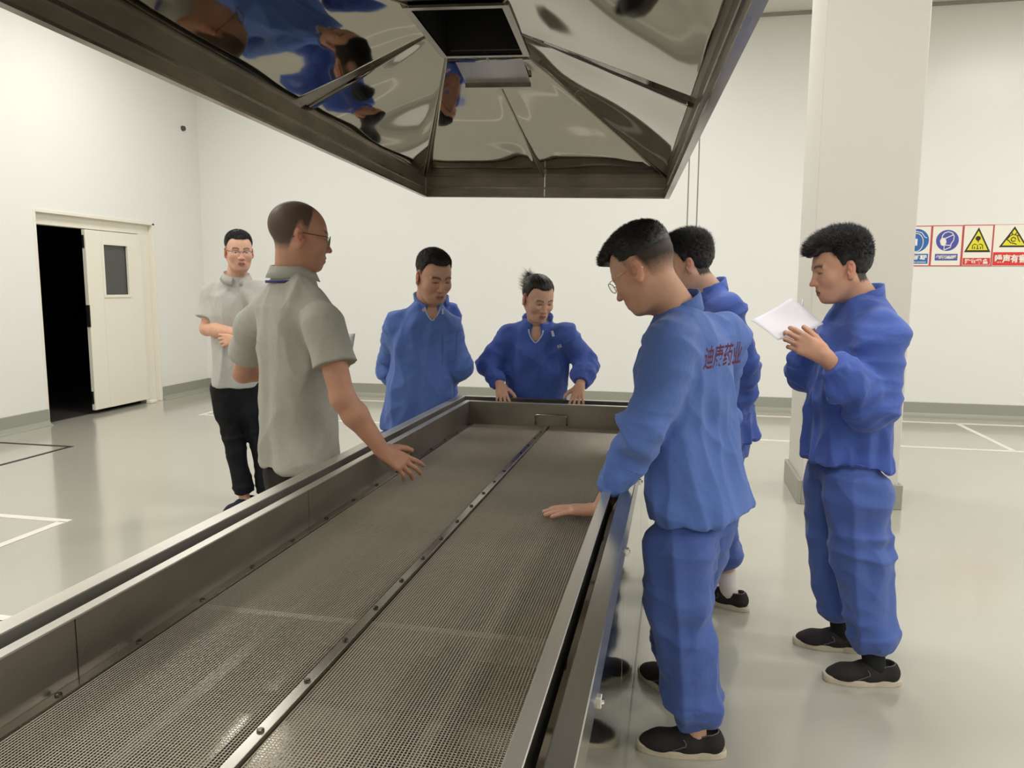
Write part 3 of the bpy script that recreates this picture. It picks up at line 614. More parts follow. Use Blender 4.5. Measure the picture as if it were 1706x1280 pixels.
# ------------------------------------------------------------------ heads
SK = dict(base=lin((186, 136, 108)))
def head_frame(yaw_dir, pitch, roll=0.0):
    f = nz([yaw_dir[0], yaw_dir[1], 0]); r = nz(np.cross(f, [0, 0, 1])); u = np.array([0, 0, 1.0])
    p = math.radians(pitch); f2 = f * math.cos(p) + u * math.sin(p); u2 = u * math.cos(p) - f * math.sin(p)
    a = math.radians(roll); r3 = r * math.cos(a) + u2 * math.sin(a); u3 = u2 * math.cos(a) - r * math.sin(a)
    return np.stack([r3, f2, u3], 1)      # columns right, forward, up
def build_head(par, O, HF, neck, sc_=1.0, skin=(186, 136, 108), hair='short', h=0.0028, wide=1.0, eyes=0.5, female=False):
    nk = HF.T @ (np.array(neck) - O) / sc_
    lo = np.array([-0.108, -0.14, -0.16]); hi = np.array([0.108, 0.135, 0.15]); lo = np.minimum(lo, nk - 0.085); hi = np.maximum(hi, nk + 0.085)
    G = Grid(lo, hi, h)
    jw = 0.93 if female else 1.0
    G.ell((0, -0.016, 0.036), (0.076 * wide, 0.096, 0.084), 0.02)
    G.ell((0, 0.026, 0.010), (0.066 * wide, 0.066, 0.075), 0.03)
    G.ell((0, 0.028, -0.040), (0.061 * wide * jw, 0.062, 0.066), 0.03)
    G.ell((0, 0.034, -0.078), (0.046 * wide * jw, 0.050, 0.036), 0.03)
    G.ell((0, 0.070, -0.100), (0.020, 0.017, 0.014), 0.02)
    for sx in (-1, 1):
        G.cone((sx * 0.058 * wide, -0.005, -0.045), (sx * 0.030, 0.055, -0.098), 0.013, 0.013, 0.03)          # jaw line
        G.ell((sx * 0.042 * wide, 0.060, -0.027), (0.021, 0.022, 0.020), 0.03)                      # cheek bone
        G.ell((sx * 0.033, 0.0955, 0.001), (0.018, 0.0140, 0.0105), 0.014, mode='s')                    # eye socket
        G.cone((sx * 0.014, 0.085, 0.017), (sx * 0.046, 0.074, 0.018), 0.0075, 0.006, 0.014)          # brow
        G.ell((sx * 0.0315, 0.0745, -0.001), (0.0150, 0.0135, 0.0118), 0.006)                         # lids
        G.ell((sx * 0.0315, 0.0905, -0.0035), (0.0125, 0.0075, 0.0016 + 0.0040 * eyes), 0.0015, mode='s')
        G.ell((sx * 0.0125, 0.096, -0.0385), (0.0085, 0.0095, 0.0075), 0.006)                         # nostril wing
        G.ell((sx * 0.0065, 0.099, -0.0475), (0.0032, 0.0045, 0.003), 0.002, mode='s')
    G.cone((0, 0.084, 0.010), (0, 0.105, -0.031), 0.0062, 0.0088, 0.012); G.ell((0, 0.1085, -0.036), (0.0090, 0.0092, 0.0082), 0.006)
    G.ell((0, 0.079, -0.068), (0.028, 0.0165, 0.021), 0.014)                                        # muzzle
    G.cone((-0.019, 0.086, -0.067), (0, 0.0935, -0.0640), 0.0038, 0.0052, 0.004); G.cone((0, 0.0935, -0.0640), (0.019, 0.086, -0.067), 0.0052, 0.0038, 0.004)
    G.cone((-0.015, 0.087, -0.0755), (0.0, 0.0915, -0.0765), 0.0040, 0.0062, 0.004); G.cone((0.0, 0.0915, -0.0765), (0.015, 0.087, -0.0755), 0.0062, 0.0040, 0.004)
    G.cone((-0.022, 0.0925, -0.0705), (0, 0.1000, -0.0700), 0.0014, 0.0022, 0.002, mode='s'); G.cone((0, 0.1000, -0.0700), (0.022, 0.0925, -0.0705), 0.0022, 0.0014, 0.002, mode='s')
    for sx in (-1, 1):      # ears
        a = math.radians(24) * sx; b = math.radians(-12)
        E3 = [[math.cos(a), math.sin(a), 0], [-math.sin(a) * math.cos(b), math.cos(a) * math.cos(b), math.sin(b)], [math.sin(a) * math.sin(b), -math.cos(a) * math.sin(b), math.cos(b)]]
        E3 = np.array(E3)
        G.ell((sx * 0.080 * wide, -0.008, -0.008), (0.0075, 0.0185, 0.031), 0.006, E3)
        G.ell((sx * 0.0885 * wide, -0.001, -0.003), (0.0085, 0.0105, 0.0195), 0.003, E3, mode='s'); G.ell((sx * 0.081 * wide, -0.004, -0.006), (0.0055, 0.0065, 0.010), 0.003, E3)
        G.ell((sx * 0.079 * wide, -0.001, -0.034), (0.006, 0.010, 0.010), 0.005)
    nr = 0.048 if female else 0.056
    G.cone((0, -0.022, -0.055), nk, nr * 1.0, nr * 1.14, 0.03)
    V, Q = G.mesh(); V = smooth(V, Q, 1, 0.4)
    # colours: lips, brows, lashes, flush, stubble where the hair is shaved short
    c = np.tile(np.array(lin(skin)), (len(V), 1)); x, y, z = np.abs(V[:, 0]), V[:, 1], V[:, 2]
    def blend(wt, rgb): 
        wt = np.clip(wt, 0, 1)[:, None]; c[:] = c * (1 - wt) + np.array(lin(rgb)) * wt
    blend(0.18 * np.exp(-((x - 0.04) / 0.02) ** 2 - ((z + 0.035) / 0.02) ** 2) * (y > 0.03), (196, 110, 92))
    blend(0.35 * np.exp(-(x / 0.015) ** 2 - ((z + 0.036) / 0.014) ** 2) * (y > 0.08), (190, 108, 92))
    blend(0.45 * np.exp(-((x - 0.082) / 0.012) ** 2 - ((z + 0.01) / 0.04) ** 2) * (np.abs(y) < 0.04), (190, 104, 86))
    lip = (y > 0.08) & (x < 0.0215 - np.abs(z + 0.0705) * 0.8) & (z > -0.0825) & (z < -0.0590 - 0.002 * (x < 0.003))
    blend(0.75 * lip, (150, 84, 78)); blend(0.8 * ((y > 0.08) & (x < 0.021) & (np.abs(z + 0.0703) < 0.0016)), (84, 44, 40))
    brow = np.exp(-((z - (0.0205 + 0.0045 * np.sin((x - 0.012) * 75))) / (0.0040 if female else 0.0060)) ** 2) * ((x > 0.012) & (x < 0.051) & (y > 0.05))
    blend(0.85 * brow, (34, 26, 22))
    lash = np.exp(-((z - (0.0008 + 0.0030 * eyes - ((x - 0.0315) / 0.016) ** 2 * 0.004)) / 0.0023) ** 2) * ((x > 0.017) & (x < 0.047) & (y > 0.07))
    blend(0.8 * lash, (30, 20, 18))
    hl = hairline(V, hair)
    if hair in ('fade', 'spiky', 'short', 'buzz', 'tied'):
        amt = {'fade': 0.96, 'spiky': 0.95, 'short': 0.9, 'buzz': 0.86, 'tied': 0.96}[hair]
        nse = noise3(V * 220, 1) * 0.004
        wt = np.clip((z - hl + nse) / ({'fade': 0.055, 'buzz': 0.03}.get(hair, 0.012)), 0, 1) * (x < 0.079 * wide + 0.01)
        earm = (x > 0.0765 * wide) & (np.abs(y + 0.006) < 0.026) & (z < 0.026)
        blend(amt * wt * (~earm), (46, 41, 38) if hair == 'buzz' else (30, 25, 23))
        if not female: blend(0.07 * np.clip((-0.045 - z) / 0.03, 0, 1) * (y > 0.0), (90, 70, 62))
    W = O + (V * sc_) @ HF.T
    return W, Q, c
def hairline(V, style):
    x, y, z = np.abs(V[:, 0]), V[:, 1], V[:, 2]
    front = {'fade': 0.074, 'spiky': 0.062, 'short': 0.070, 'buzz': 0.082, 'tied': 0.070}[style]
    side = {'fade': 0.004, 'spiky': 0.0, 'short': 0.004, 'buzz': 0.006, 'tied': 0.0}[style]
    back = {'fade': -0.052, 'spiky': -0.066, 'short': -0.056, 'buzz': -0.060, 'tied': -0.05}[style]
    ff = np.clip((y - 0.018) / 0.018, 0, 1); bb = np.clip((-0.018 - y) / 0.02, 0, 1)
    temple = front + 0.006 * np.exp(-((x - 0.045) / 0.014) ** 2) - 0.006 * (x / 0.07) ** 4
    return side * (1 - ff) * (1 - bb) + temple * ff + back * bb + (0.020 * np.exp(-((y + 0.008) / 0.014) ** 2))
def build_hair(par, O, HF, sc_, style, mt, wide=1.0, seed=0):
    r_ = np.random.RandomState(seed + 3); h = 0.0032
    if style == 'buzz': return None
    G = Grid((-0.115, -0.15, -0.09), (0.115, 0.15, 0.175), h)
    P = dict(fade=(0.002, 0.021), spiky=(0.010, 0.024), short=(0.004, 0.013), tied=(0.006, 0.011))[style]
    def fn(X, Y, Z):
        px, py, pz = X, Y + 0.014, Z - 0.036
        up = np.clip((Z - 0.03) / 0.07, 0, 1); t = P[0] + (P[1] - P[0]) * up ** 1.3 + (0.010 * np.clip((Y - 0.03) / 0.05, 0, 1) * up if style in ('fade', 'spiky') else 0)
        hl0 = hairline(np.stack([X.ravel(), Y.ravel(), Z.ravel()], 1), style).reshape(X.shape); t = t * np.clip(0.25 + (Z - hl0) / 0.04, 0.25, 1)
        r = (0.076 * wide + t, 0.096 + t, 0.084 + t)
        k0 = np.sqrt((px / r[0]) ** 2 + (py / r[1]) ** 2 + (pz / r[2]) ** 2); k1 = np.sqrt((px / r[0] ** 2) ** 2 + (py / r[1] ** 2) ** 2 + (pz / r[2] ** 2) ** 2) + 1e-9
        d = k0 * (k0 - 1) / k1
        hl = hairline(np.stack([X.ravel(), Y.ravel(), Z.ravel()], 1), style).reshape(X.shape)
        if style == 'fade': hl = np.maximum(hl, 0.030 - 0.012 * np.clip((Y - 0.0) / 0.09, 0, 1))
        if style == 'short': hl = np.maximum(hl, 0.022)
        hl = hl + 0.004 * np.sin(X * 170) * np.sin(Y * 120 + 1)
        cut = (hl - Z) * 0.8
        if style != 'tied': cut = cut + 0.0
        return smax(d, cut, 0.010)
    G.op(fn, (-0.11, -0.145, -0.085), (0.11, 0.145, 0.17), 0.004)
    if style == 'fade': G.cone((-0.035, 0.085, 0.088), (0.035, 0.085, 0.088), 0.012, 0.012, 0.02); G.cone((-0.028, 0.098, 0.078), (0.028, 0.098, 0.078), 0.007, 0.007, 0.012)
    if style == 'spiky': G.cone((-0.04, 0.088, 0.080), (0.04, 0.088, 0.080), 0.013, 0.013, 0.02); G.cone((-0.03, 0.100, 0.068), (0.03, 0.100, 0.068), 0.007, 0.007, 0.012)
    if style == 'tied': G.ell((0.0, -0.116, 0.045), (0.024, 0.024, 0.026), 0.014); G.cone((0.0, -0.120, 0.055), (0.012, -0.140, 0.085), 0.016, 0.007, 0.012)
    V, Q = G.mesh()
    N = vnormals(V, Q)
    amp = {'fade': 0.0016, 'spiky': 0.0040, 'short': 0.0012, 'tied': 0.0018}[style]
    D = noise3(V * np.array([90, 60, 60]) + seed, 0) * 0.6 + noise3(V * 170, 1) * 0.4 if style != 'tied' else noise3(np.stack([V[:, 0] * 240, V[:, 1] * 26, V[:, 2] * 60], 1), 0)
    V = V + N * (D * amp)[:, None]
    if style == 'tied': Vn, sel, ln = 900, (V[:, 1] < -0.095) & (V[:, 2] > -0.01), (0.02, 0.06)
    else:
        Vn = {'fade': 10000, 'spiky': 10000, 'short': 9000}[style]; sel = V[:, 2] > -0.2
        ln = {'fade': (0.005, 0.014), 'spiky': (0.010, 0.028), 'short': (0.004, 0.010)}[style]
    ids = np.where(sel & ((N[:, 2] > -0.2) | (style == 'tied')))[0]; ids = ids[r_.randint(0, len(ids), Vn)]
    p = V[ids] - N[ids] * 0.002; fl = np.array({'fade': (0, 0.7, 0.35), 'spiky': (0, 0.55, 0.35), 'short': (0, 0.4, 0.1), 'tied': (0.1, -0.9, -0.15)}[style])
    d = N[ids] * 0.75 + fl + r_.normal(0, 0.28, (Vn, 3)); d /= np.linalg.norm(d, axis=1)[:, None]
    L = (r_.uniform(*ln, Vn) * (np.clip(0.45 + (p[:, 2] - 0.02) * 9, 0.35, 1) if style != 'tied' else 1))[:, None]; fl = fl * (1 if style == 'tied' else 1); s1 = np.cross(d, r_.normal(0, 1, (Vn, 3))); s1 /= np.linalg.norm(s1, axis=1)[:, None]; s2 = np.cross(d, s1); rad = 0.0011 if style != 'tied' else 0.0007
    b0 = p + s1 * rad; b1 = p - s1 * rad * 0.5 + s2 * rad * 0.87; b2 = p - s1 * rad * 0.5 - s2 * rad * 0.87; tip = p + d * L + fl * L * 0.25
    n0 = len(V); SV = np.stack([b0, b1, b2, tip], 1).reshape(-1, 3); k = n0 + 4 * np.arange(Vn)
    ST = np.concatenate([np.stack([k, k + 1, k + 3, k + 3], 1), np.stack([k + 1, k + 2, k + 3, k + 3], 1), np.stack([k + 2, k, k + 3, k + 3], 1)])
    TV = np.concatenate([V, SV])
    F = [tuple(q) for q in Q.tolist()] + [tuple(q[:3]) for q in ST.tolist()]
    W = O + (TV * sc_) @ HF.T
    o = meshobj('hair', W, F, mt, par, True); return o
def eyes_parts(par, O, HF, sc_):
    for sx in (-1, 1):
        V = []; F = []; c = np.array([sx * 0.0315, 0.0735, -0.0015]); n = 12
        for i in range(n + 1):
            for j in range(n):
                a = math.pi * i / n; b = 2 * math.pi * j / n; V.append(c + 0.0122 * np.array([math.sin(a) * math.cos(b), math.cos(a), math.sin(a) * math.sin(b)]))
        F = [(i * n + j, i * n + (j + 1) % n, (i + 1) * n + (j + 1) % n, (i + 1) * n + j) for i in range(n) for j in range(n)]
        e = meshobj('eye', O + (np.array(V) * sc_) @ HF.T, F, M['eyewhite'], par, True)
        e.data.materials.append(M['iris'])
        for p in e.data.polygons:
            if p.index // n < 3: p.material_index = 1
def glasses(par, O, HF, sc_, frame, full=True, big=1.0):
    def w(P): return [O + HF @ (np.array(p) * sc_) for p in P]
    m = MB(); g = []
    for sx in (-1, 1):
        ring = []
        for k in range(20):
            a = 2 * math.pi * k / 20; ca, sa = math.cos(a), math.sin(a)
            x = 0.024 * big * np.sign(ca) * abs(ca) ** 0.75; z = 0.0165 * big * np.sign(sa) * abs(sa) ** 0.75
            ring.append((sx * 0.0335 + x, 0.1035 - 0.10 * abs(sx * 0.0335 + x) ** 1.5 * 3, z - 0.004))
        if full: m.tube(w(ring), 0.0013, 6, closed=True)
        else: m.tube(w(ring[:11]), 0.0013, 6)
        m.tube(w([(sx * 0.0575, 0.093, 0.006), (sx * 0.071, 0.084, 0.007), (sx * 0.079, 0.02, 0.008), (sx * 0.0815, -0.008, 0.010), (sx * 0.080, -0.030, -0.012)]), 0.0013, 6)
        g.append(ring)
    m.tube(w([(-0.010, 0.1035, 0.002), (0, 0.1075, 0.005), (0.010, 0.1035, 0.002)]), 0.0012, 6)
    o = m.build('glasses', frame, par, True)
    for ring in g:
        R0 = np.array(ring); c = R0.mean(0); V = w([c + (p - c) * 0.97 for p in ring]); V += [v - HF[:, 1] * 0.0012 for v in V]; n = 20
        meshobj('lens', V, [tuple(range(n)), tuple(range(2 * n - 1, n - 1, -1))] + [(i, n + i, n + (i + 1) % n, (i + 1) % n) for i in range(n)], M['lens'], o)
# ------------------------------------------------------------------ hands
def hand(G, wr, D, N, T, curl=(20, 22, 25, 28), spread=1.0, thumb=(35, 0.6), s=1.0, k=0.006, hold=0.0):
    """wrist, finger direction D, back-of-hand normal N, thumb side T"""
    D = nz(D); N = nz(np.array(N) - D * np.dot(N, D)); T = np.cross(D, N) if np.dot(np.cross(D, N), T) > 0 else -np.cross(D, N); wr = np.array(wr, float)
    offs = (0.027, 0.009, -0.010, -0.027); lens = ((0.040, 0.024, 0.020), (0.045, 0.028, 0.022), (0.041, 0.026, 0.021), (0.032, 0.020, 0.018)); mc = (0.086, 0.088, 0.083, 0.075)
    G.cone(wr - D * 0.01, wr + D * 0.03, 0.024 * s, 0.026 * s, 0.012, flat=N, fk=0.72)
    for i in range(4):
        kn = wr + (D * mc[i] + T * offs[i] + N * 0.002) * s
        G.cone(wr + (D * 0.012 + T * offs[i] * 0.6) * s, kn, 0.0145 * s, 0.0112 * s, 0.012)
        sp = nz(D + T * (offs[i] * 6.0 * spread)); p = kn; ang = 0.0; r = (0.0098 if i < 3 else 0.0085) * s
        for j in range(3):
            ang += math.radians(curl[i]) * (0.8, 1.2, 0.8)[j]
            d = sp * math.cos(ang) - N * math.sin(ang); q = p + d * lens[i][j] * s
            G.cone(p, q, r, r * 0.90, 0.003); p = q; r *= 0.91
    a0 = math.radians(thumb[0]); tb = wr + (D * 0.018 + T * 0.022 - N * 0.006) * s
    d = nz(D * math.cos(a0) + T * math.sin(a0) - N * thumb[1] * 0.5); t1 = tb + d * 0.042 * s
    d2 = nz(D * math.cos(a0 * 0.7) + T * math.sin(a0 * 0.7) - N * thumb[1] * 0.6); t2 = t1 + d2 * 0.032 * s
    d3 = nz(D * math.cos(a0 * 0.45) + T * math.sin(a0 * 0.45) - N * thumb[1] * 0.7); t3 = t2 + d3 * 0.025 * s
    G.cone(tb, t1, 0.0165 * s, 0.0125 * s, 0.012); G.cone(t1, t2, 0.0118 * s, 0.0105 * s, 0.004); G.cone(t2, t3, 0.0105 * s, 0.0088 * s, 0.003)
def arm_mesh(sh, el, wr, hd, bare, h=0.0030, s=1.0, fem=False):
    """forearm and hand (with the upper arm too when the sleeve is short)"""
    a = np.array(el, float); w_ = np.array(wr, float); D = nz(hd['D']); tip = w_ + D * 0.2
    pts = [a, w_, tip] + ([np.array(sh, float)] if bare else []); k_ = 0.86 if fem else 1.0
    if not bare: a = a + (w_ - a) * 0.52; pts[0] = a
    pad = 0.075; G = Grid(np.min(pts, 0) - pad, np.max(pts, 0) + pad, h)
    if bare:
        G.cone(sh, a, 0.050 * s, 0.042 * s, 0.02); G.cone(a, a + (w_ - a) * 0.3, 0.041 * s, 0.044 * s, 0.02); G.cone(a + (w_ - a) * 0.3, w_, 0.044 * s, 0.026 * s, 0.02)
    else: G.cone(a, w_, 0.034 * s * k_, 0.026 * s * k_, 0.02)
    hand(G, w_, hd['D'], hd['N'], hd['T'], hd.get('curl', (20, 22, 25, 28)), hd.get('spread', 1), hd.get('thumb', (35, 0.6)), s * (0.9 if fem else 1.0))
    V, Q = G.mesh(); return smooth(V, Q, 1, 0.4), Q
# ------------------------------------------------------------------ clothes
def torso_axes(pel, nk, face):
    W = nz(np.array(nk) - pel); F = np.array([face[0], face[1], 0.0]); F = nz(F - W * np.dot(F, W)); U = np.cross(F, W); return W, U, F
def wrinkle_limb(V, N, a, b, r, seed, A=0.007, end=0.5):
    t, d, L = segpar(V, a, b); wgt = np.clip((r + 0.03 - d) / 0.03, 0, 1) * np.clip(1 - np.abs(t - 0.5) * 2 + 1.2, 0, 1)
    ax = b - a; q = fold(V, ax, 17, 5, seed, seed * 3.3); q2 = fold(V, ax + 0.7 * np.cross(ax, [0.3, 0.5, 0.8]), 11, 4, seed + 1, seed)
    amp = A * (end + (1 - end) * np.clip(np.abs(t - 0.5) * 2, 0, 1) ** 1.5)
    q3 = fold(V, ax - 0.6 * np.cross(ax, [0.7, -0.2, 0.5]), 24, 8, seed + 2, seed * 0.7)
    return N * (wgt * amp * (ridge(q) * 0.8 + ridge(q2) * 0.8 + ridge(q3) * 0.45 - 0.55))[:, None]
def top_garment(J, prof, sl, h, mt, name, par, seed, short=False, foldA=0.012, hemroll=True, sho=0.075, ex=2.3, gather=True, scoop=False):
    W, U, F = torso_axes(J['pel'], J['nk'], J['face']); pel = np.array(J['pel'], float)
    pts = [pel + W * prof[0][0], J['nk']] + [J[k] for k in ('shL', 'shR')] + ([] if short else [J['elL'], J['elR'], J['wrL'], J['wrR']])
    if short: pts += [J['shL'] + (J['elL'] - J['shL']) * 0.9, J['shR'] + (J['elR'] - J['shR']) * 0.9]
    pts = np.array(pts); G = Grid(pts.min(0) - 0.22, pts.max(0) + 0.2, h)
    G.trunk(pel, W, U, F, prof, 0.02, ex)
    for sd in 'LR':
        sh, el, wr = J['sh' + sd], J['el' + sd], J['wr' + sd]
        G.cone(J['nk'] - W * 0.035, sh, 0.050, sho, 0.05)
        if short:
            e = sh + (el - sh) * sl[3]; G.cone(sh, e, sl[0], sl[1], 0.035, flatend=True); G.cone(sh, sh + (el - sh) * 0.1, sl[0], sl[0], 0.035)
        else:
            c = el + (wr - el) * sl[3]; G.cone(sh, el, sl[0], sl[1], 0.035); G.cone(el, el + (c - el) * 0.65, sl[1] * 0.98, sl[1] * 0.96, 0.025)
            G.cone(el + (c - el) * 0.6, c, sl[1] * 0.98, sl[2], 0.02, flatend=True)
            if gather: G.cone(c - nz(wr - el) * 0.012, c + nz(wr - el) * 0.012, sl[2] * 1.02, sl[2] * 0.93, 0.003, flatend=True)
    if scoop: G.ell(J['nk'] + F * 0.075 - W * 0.030, (0.030, 0.036, 0.056), 0.006, mode='s')
    V, Q = G.mesh(); V = smooth(V, Q, 1, 0.5); N = vnormals(V, Q); D = np.zeros_like(V)
    nt = np.ones(len(V))
    for i, sd in enumerate('LR'):
        sh, el, wr = J['sh' + sd], J['el' + sd], J['wr' + sd]
        if short: D += wrinkle_limb(V, N, sh, sh + (el - sh) * sl[3], sl[0], seed + i, 0.005, 0.6)
        else:
            D += wrinkle_limb(V, N, sh, el, sl[0], seed + i, 0.014, 0.45) + wrinkle_limb(V, N, el, wr, sl[1], seed + i + 2, 0.014, 0.6)
            cpt = el + (wr - el) * sl[3]; tc, dc, Lc = segpar(V, el, cpt); g_ = np.clip(1 - (1 - tc) * Lc / 0.07, 0, 1) * (tc < 1.02) * (dc < sl[1] + 0.02)
            D += N * (g_ * 0.006 * noise3((V - el) * 62 - ((V - el) @ nz(wr - el))[:, None] * nz(wr - el) * 56, 2))[:, None]
        t, d, L = segpar(V, sh, el); nt *= np.clip((d - sl[0]) / 0.04, 0, 1)
    hgt = (V - pel) @ W; tz = np.clip((hgt - prof[0][0]) / 0.5, 0, 1)
    a1 = fold(V, W, 2.2, 13, seed, seed * 1.7); a2 = fold(V, W * 1.0 + U * 0.9, 3.0, 9, seed + 1, 5.1); a3 = fold(V, W - U * 0.8 + F * 0.3, 3.5, 15, seed + 2, 2.2)
    a4 = fold(V, W, 5, 30, seed + 3, 0.3); hg = np.clip(1 - (hgt - prof[0][0]) / 0.07, 0, 1) * (0.0 if short else 1.0)
    D += N * (nt * foldA * (1.25 * ridge(a1) * (1.1 - 0.6 * tz) + 0.9 * ridge(a2) + 0.5 * ridge(a3) - 1.1) + nt * hg * 0.005 * a4)[:, None]
    V = V + D
    return meshobj(name, V, Q, mt, par, True), (W, U, F)
def trousers(J, h, mt, par, seed, rad=(0.112, 0.092, 0.080), hipp=None, gath=True, foldA=0.010, name='trousers', flare=False):
    pel = np.array(J['pel'], float); W, U, F = torso_axes(J['pel'], J['nk'], J['hipface'] if 'hipface' in J else J['face'])
    pts = [pel + W * 0.08] + [J[k] for k in ('knL', 'knR', 'anL', 'anR')]; pts = np.array(pts)
    G = Grid(pts.min(0) - 0.17, pts.max(0) + 0.15, h)
    hp_ = hipp or [(-0.20, 0, -0.005, 0.12, 0.10), (-0.10, 0, -0.008, 0.150, 0.112), (0.06, 0, 0, 0.140, 0.100)]
    G.trunk(pel, W, U, F, hp_, 0.04, 2.2)
    for sd, s_ in (('L', -1), ('R', 1)):
        hj = pel + U * 0.075 * s_ - W * 0.09; kn, an = J['kn' + sd], J['an' + sd]
        mt_ = hj + (kn - hj) * 0.45; G.cone(hj, mt_, min(rad[0], 0.094), rad[0] * 0.97, 0.035); G.cone(mt_, kn, rad[0] * 0.97, rad[1], 0.035)
        e = an + nz(kn - an) * J.get('cuff', 0.03)
        if gath:
            G.cone(kn, e + nz(kn - an) * 0.06, rad[1] * 0.98, rad[2] * 1.05, 0.03); G.cone(e + nz(kn - an) * 0.055, e, rad[2] * 1.10, rad[2] * 0.72, 0.012, flatend=True)
        else: G.cone(kn, e, rad[1], rad[2], 0.03, flatend=True)
    V, Q = G.mesh(); V = smooth(V, Q, 1, 0.5); N = vnormals(V, Q); D = np.zeros_like(V)
    for i, (sd, s_) in enumerate((('L', -1), ('R', 1))):
        hj = pel + U * 0.09 * s_; kn, an = J['kn' + sd], J['an' + sd]; ax = an - hj
        t, d, L = segpar(V, hj, an); wgt = np.clip((0.16 - d) / 0.05, 0, 1)
        a1 = fold(V, ax, 2.2, 12, seed + i, 1.1 * seed); a2 = fold(V, ax + 0.6 * L * U * s_, 4.5, 10, seed + i + 1, 3.3); a3 = fold(V, ax + 0.25 * L * F, 16, 6, seed + i + 2, 4.4)
        bot = np.clip((t - 0.72) / 0.28, 0, 1); kneew = np.exp(-((t - 0.5) / 0.12) ** 2)
        D += N * (1.05 * wgt * foldA * (0.8 * ridge(a1) + 0.8 * ridge(a2) + (0.35 + 1.1 * bot + 0.6 * kneew) * ridge(a3) - 0.8))[:, None]
    if gath: hh_ = (V - pel) @ W; D = D * (1 - 0.7 * np.clip((hh_ + 0.20) / 0.06, 0, 1))[:, None] - N * (0.020 * np.clip((hh_ + 0.165) / 0.03, 0, 1))[:, None]
    return meshobj(name, V + D, Q, mt, par, True)
def ring_strip(C, A, B, up, ra, rb, hgt, a0, a1, t=0.004, lean=0.0, n=40, wav=0.0, dip=0.0):
    """band round a neck or wrist from angle a0 to a1 (0 = along A); up axis, thickness t"""
    V = []; 
    for i in range(n + 1):
        a = a0 + (a1 - a0) * i / n; d = A * math.cos(a) * ra + B * math.sin(a) * rb; dn = nz(d); z0 = -dip * max(0, math.cos(a))
        for hh, tt in ((0, 0), (hgt, 0), (hgt, t), (0, t)): V.append(C + d + dn * (tt + lean * hh + wav * math.sin(i * 2.4) * hh / max(hgt, 1e-6)) + up * (hh + z0))
    F = []
    for i in range(n):
        for k in range(4): F.append((i * 4 + k, i * 4 + (k + 1) % 4, i * 4 + 4 + (k + 1) % 4, i * 4 + 4 + k))
    F += [(3, 2, 1, 0), (n * 4, n * 4 + 1, n * 4 + 2, n * 4 + 3)]
    return V, F
def hidden_body(J, seed, bw=1.0, bd=1.0, op=False):
    """the covered part of the body: torso, upper limbs; joined to the visible parts under the clothes"""
    W, U, F = torso_axes(J['pel'], J['nk'], J['face']); pel = np.array(J['pel'], float)
    pts = np.array([J['nk'], pel, J['anL'], J['anR'], J['shL'], J['shR'], J['elL'], J['elR'], J['wrL'], J['wrR']]); G = Grid(pts.min(0) - 0.16, pts.max(0) + 0.12, 0.014)
    L = np.linalg.norm(J['nk'] - pel)
    G.trunk(pel, W, U, F, [(-0.12, 0, -0.01, 0.105 * bw, 0.075 * bd), (0, 0, -0.005, 0.13 * bw, 0.08 * bd), (0.18, 0, 0, 0.115 * bw, 0.075 * bd), (L - 0.16, 0, 0, 0.135 * bw, 0.08 * bd), (L - 0.06, 0, 0.004 * op, 0.095 * bw, (0.074 if op else 0.058) * bd), (L, 0, 0.004 * op, 0.05, 0.056 if op else 0.05)], 0.03, 2.2)
    for sd, s_ in (('L', -1), ('R', 1)):
        hj = pel + U * 0.07 * s_ - W * 0.07
        G.cone(J['nk'] - W * 0.06, J['sh' + sd], 0.04, 0.045, 0.03); G.cone(J['sh' + sd], J['el' + sd], 0.038, 0.030, 0.02); G.cone(J['el' + sd], J['wr' + sd], 0.030, 0.020, 0.02)
        G.cone(hj, J['kn' + sd], 0.062, 0.050, 0.03); G.cone(J['kn' + sd], J['an' + sd] - np.array([0, 0, 0.03]), 0.053, 0.034, 0.02)
    return G.mesh()
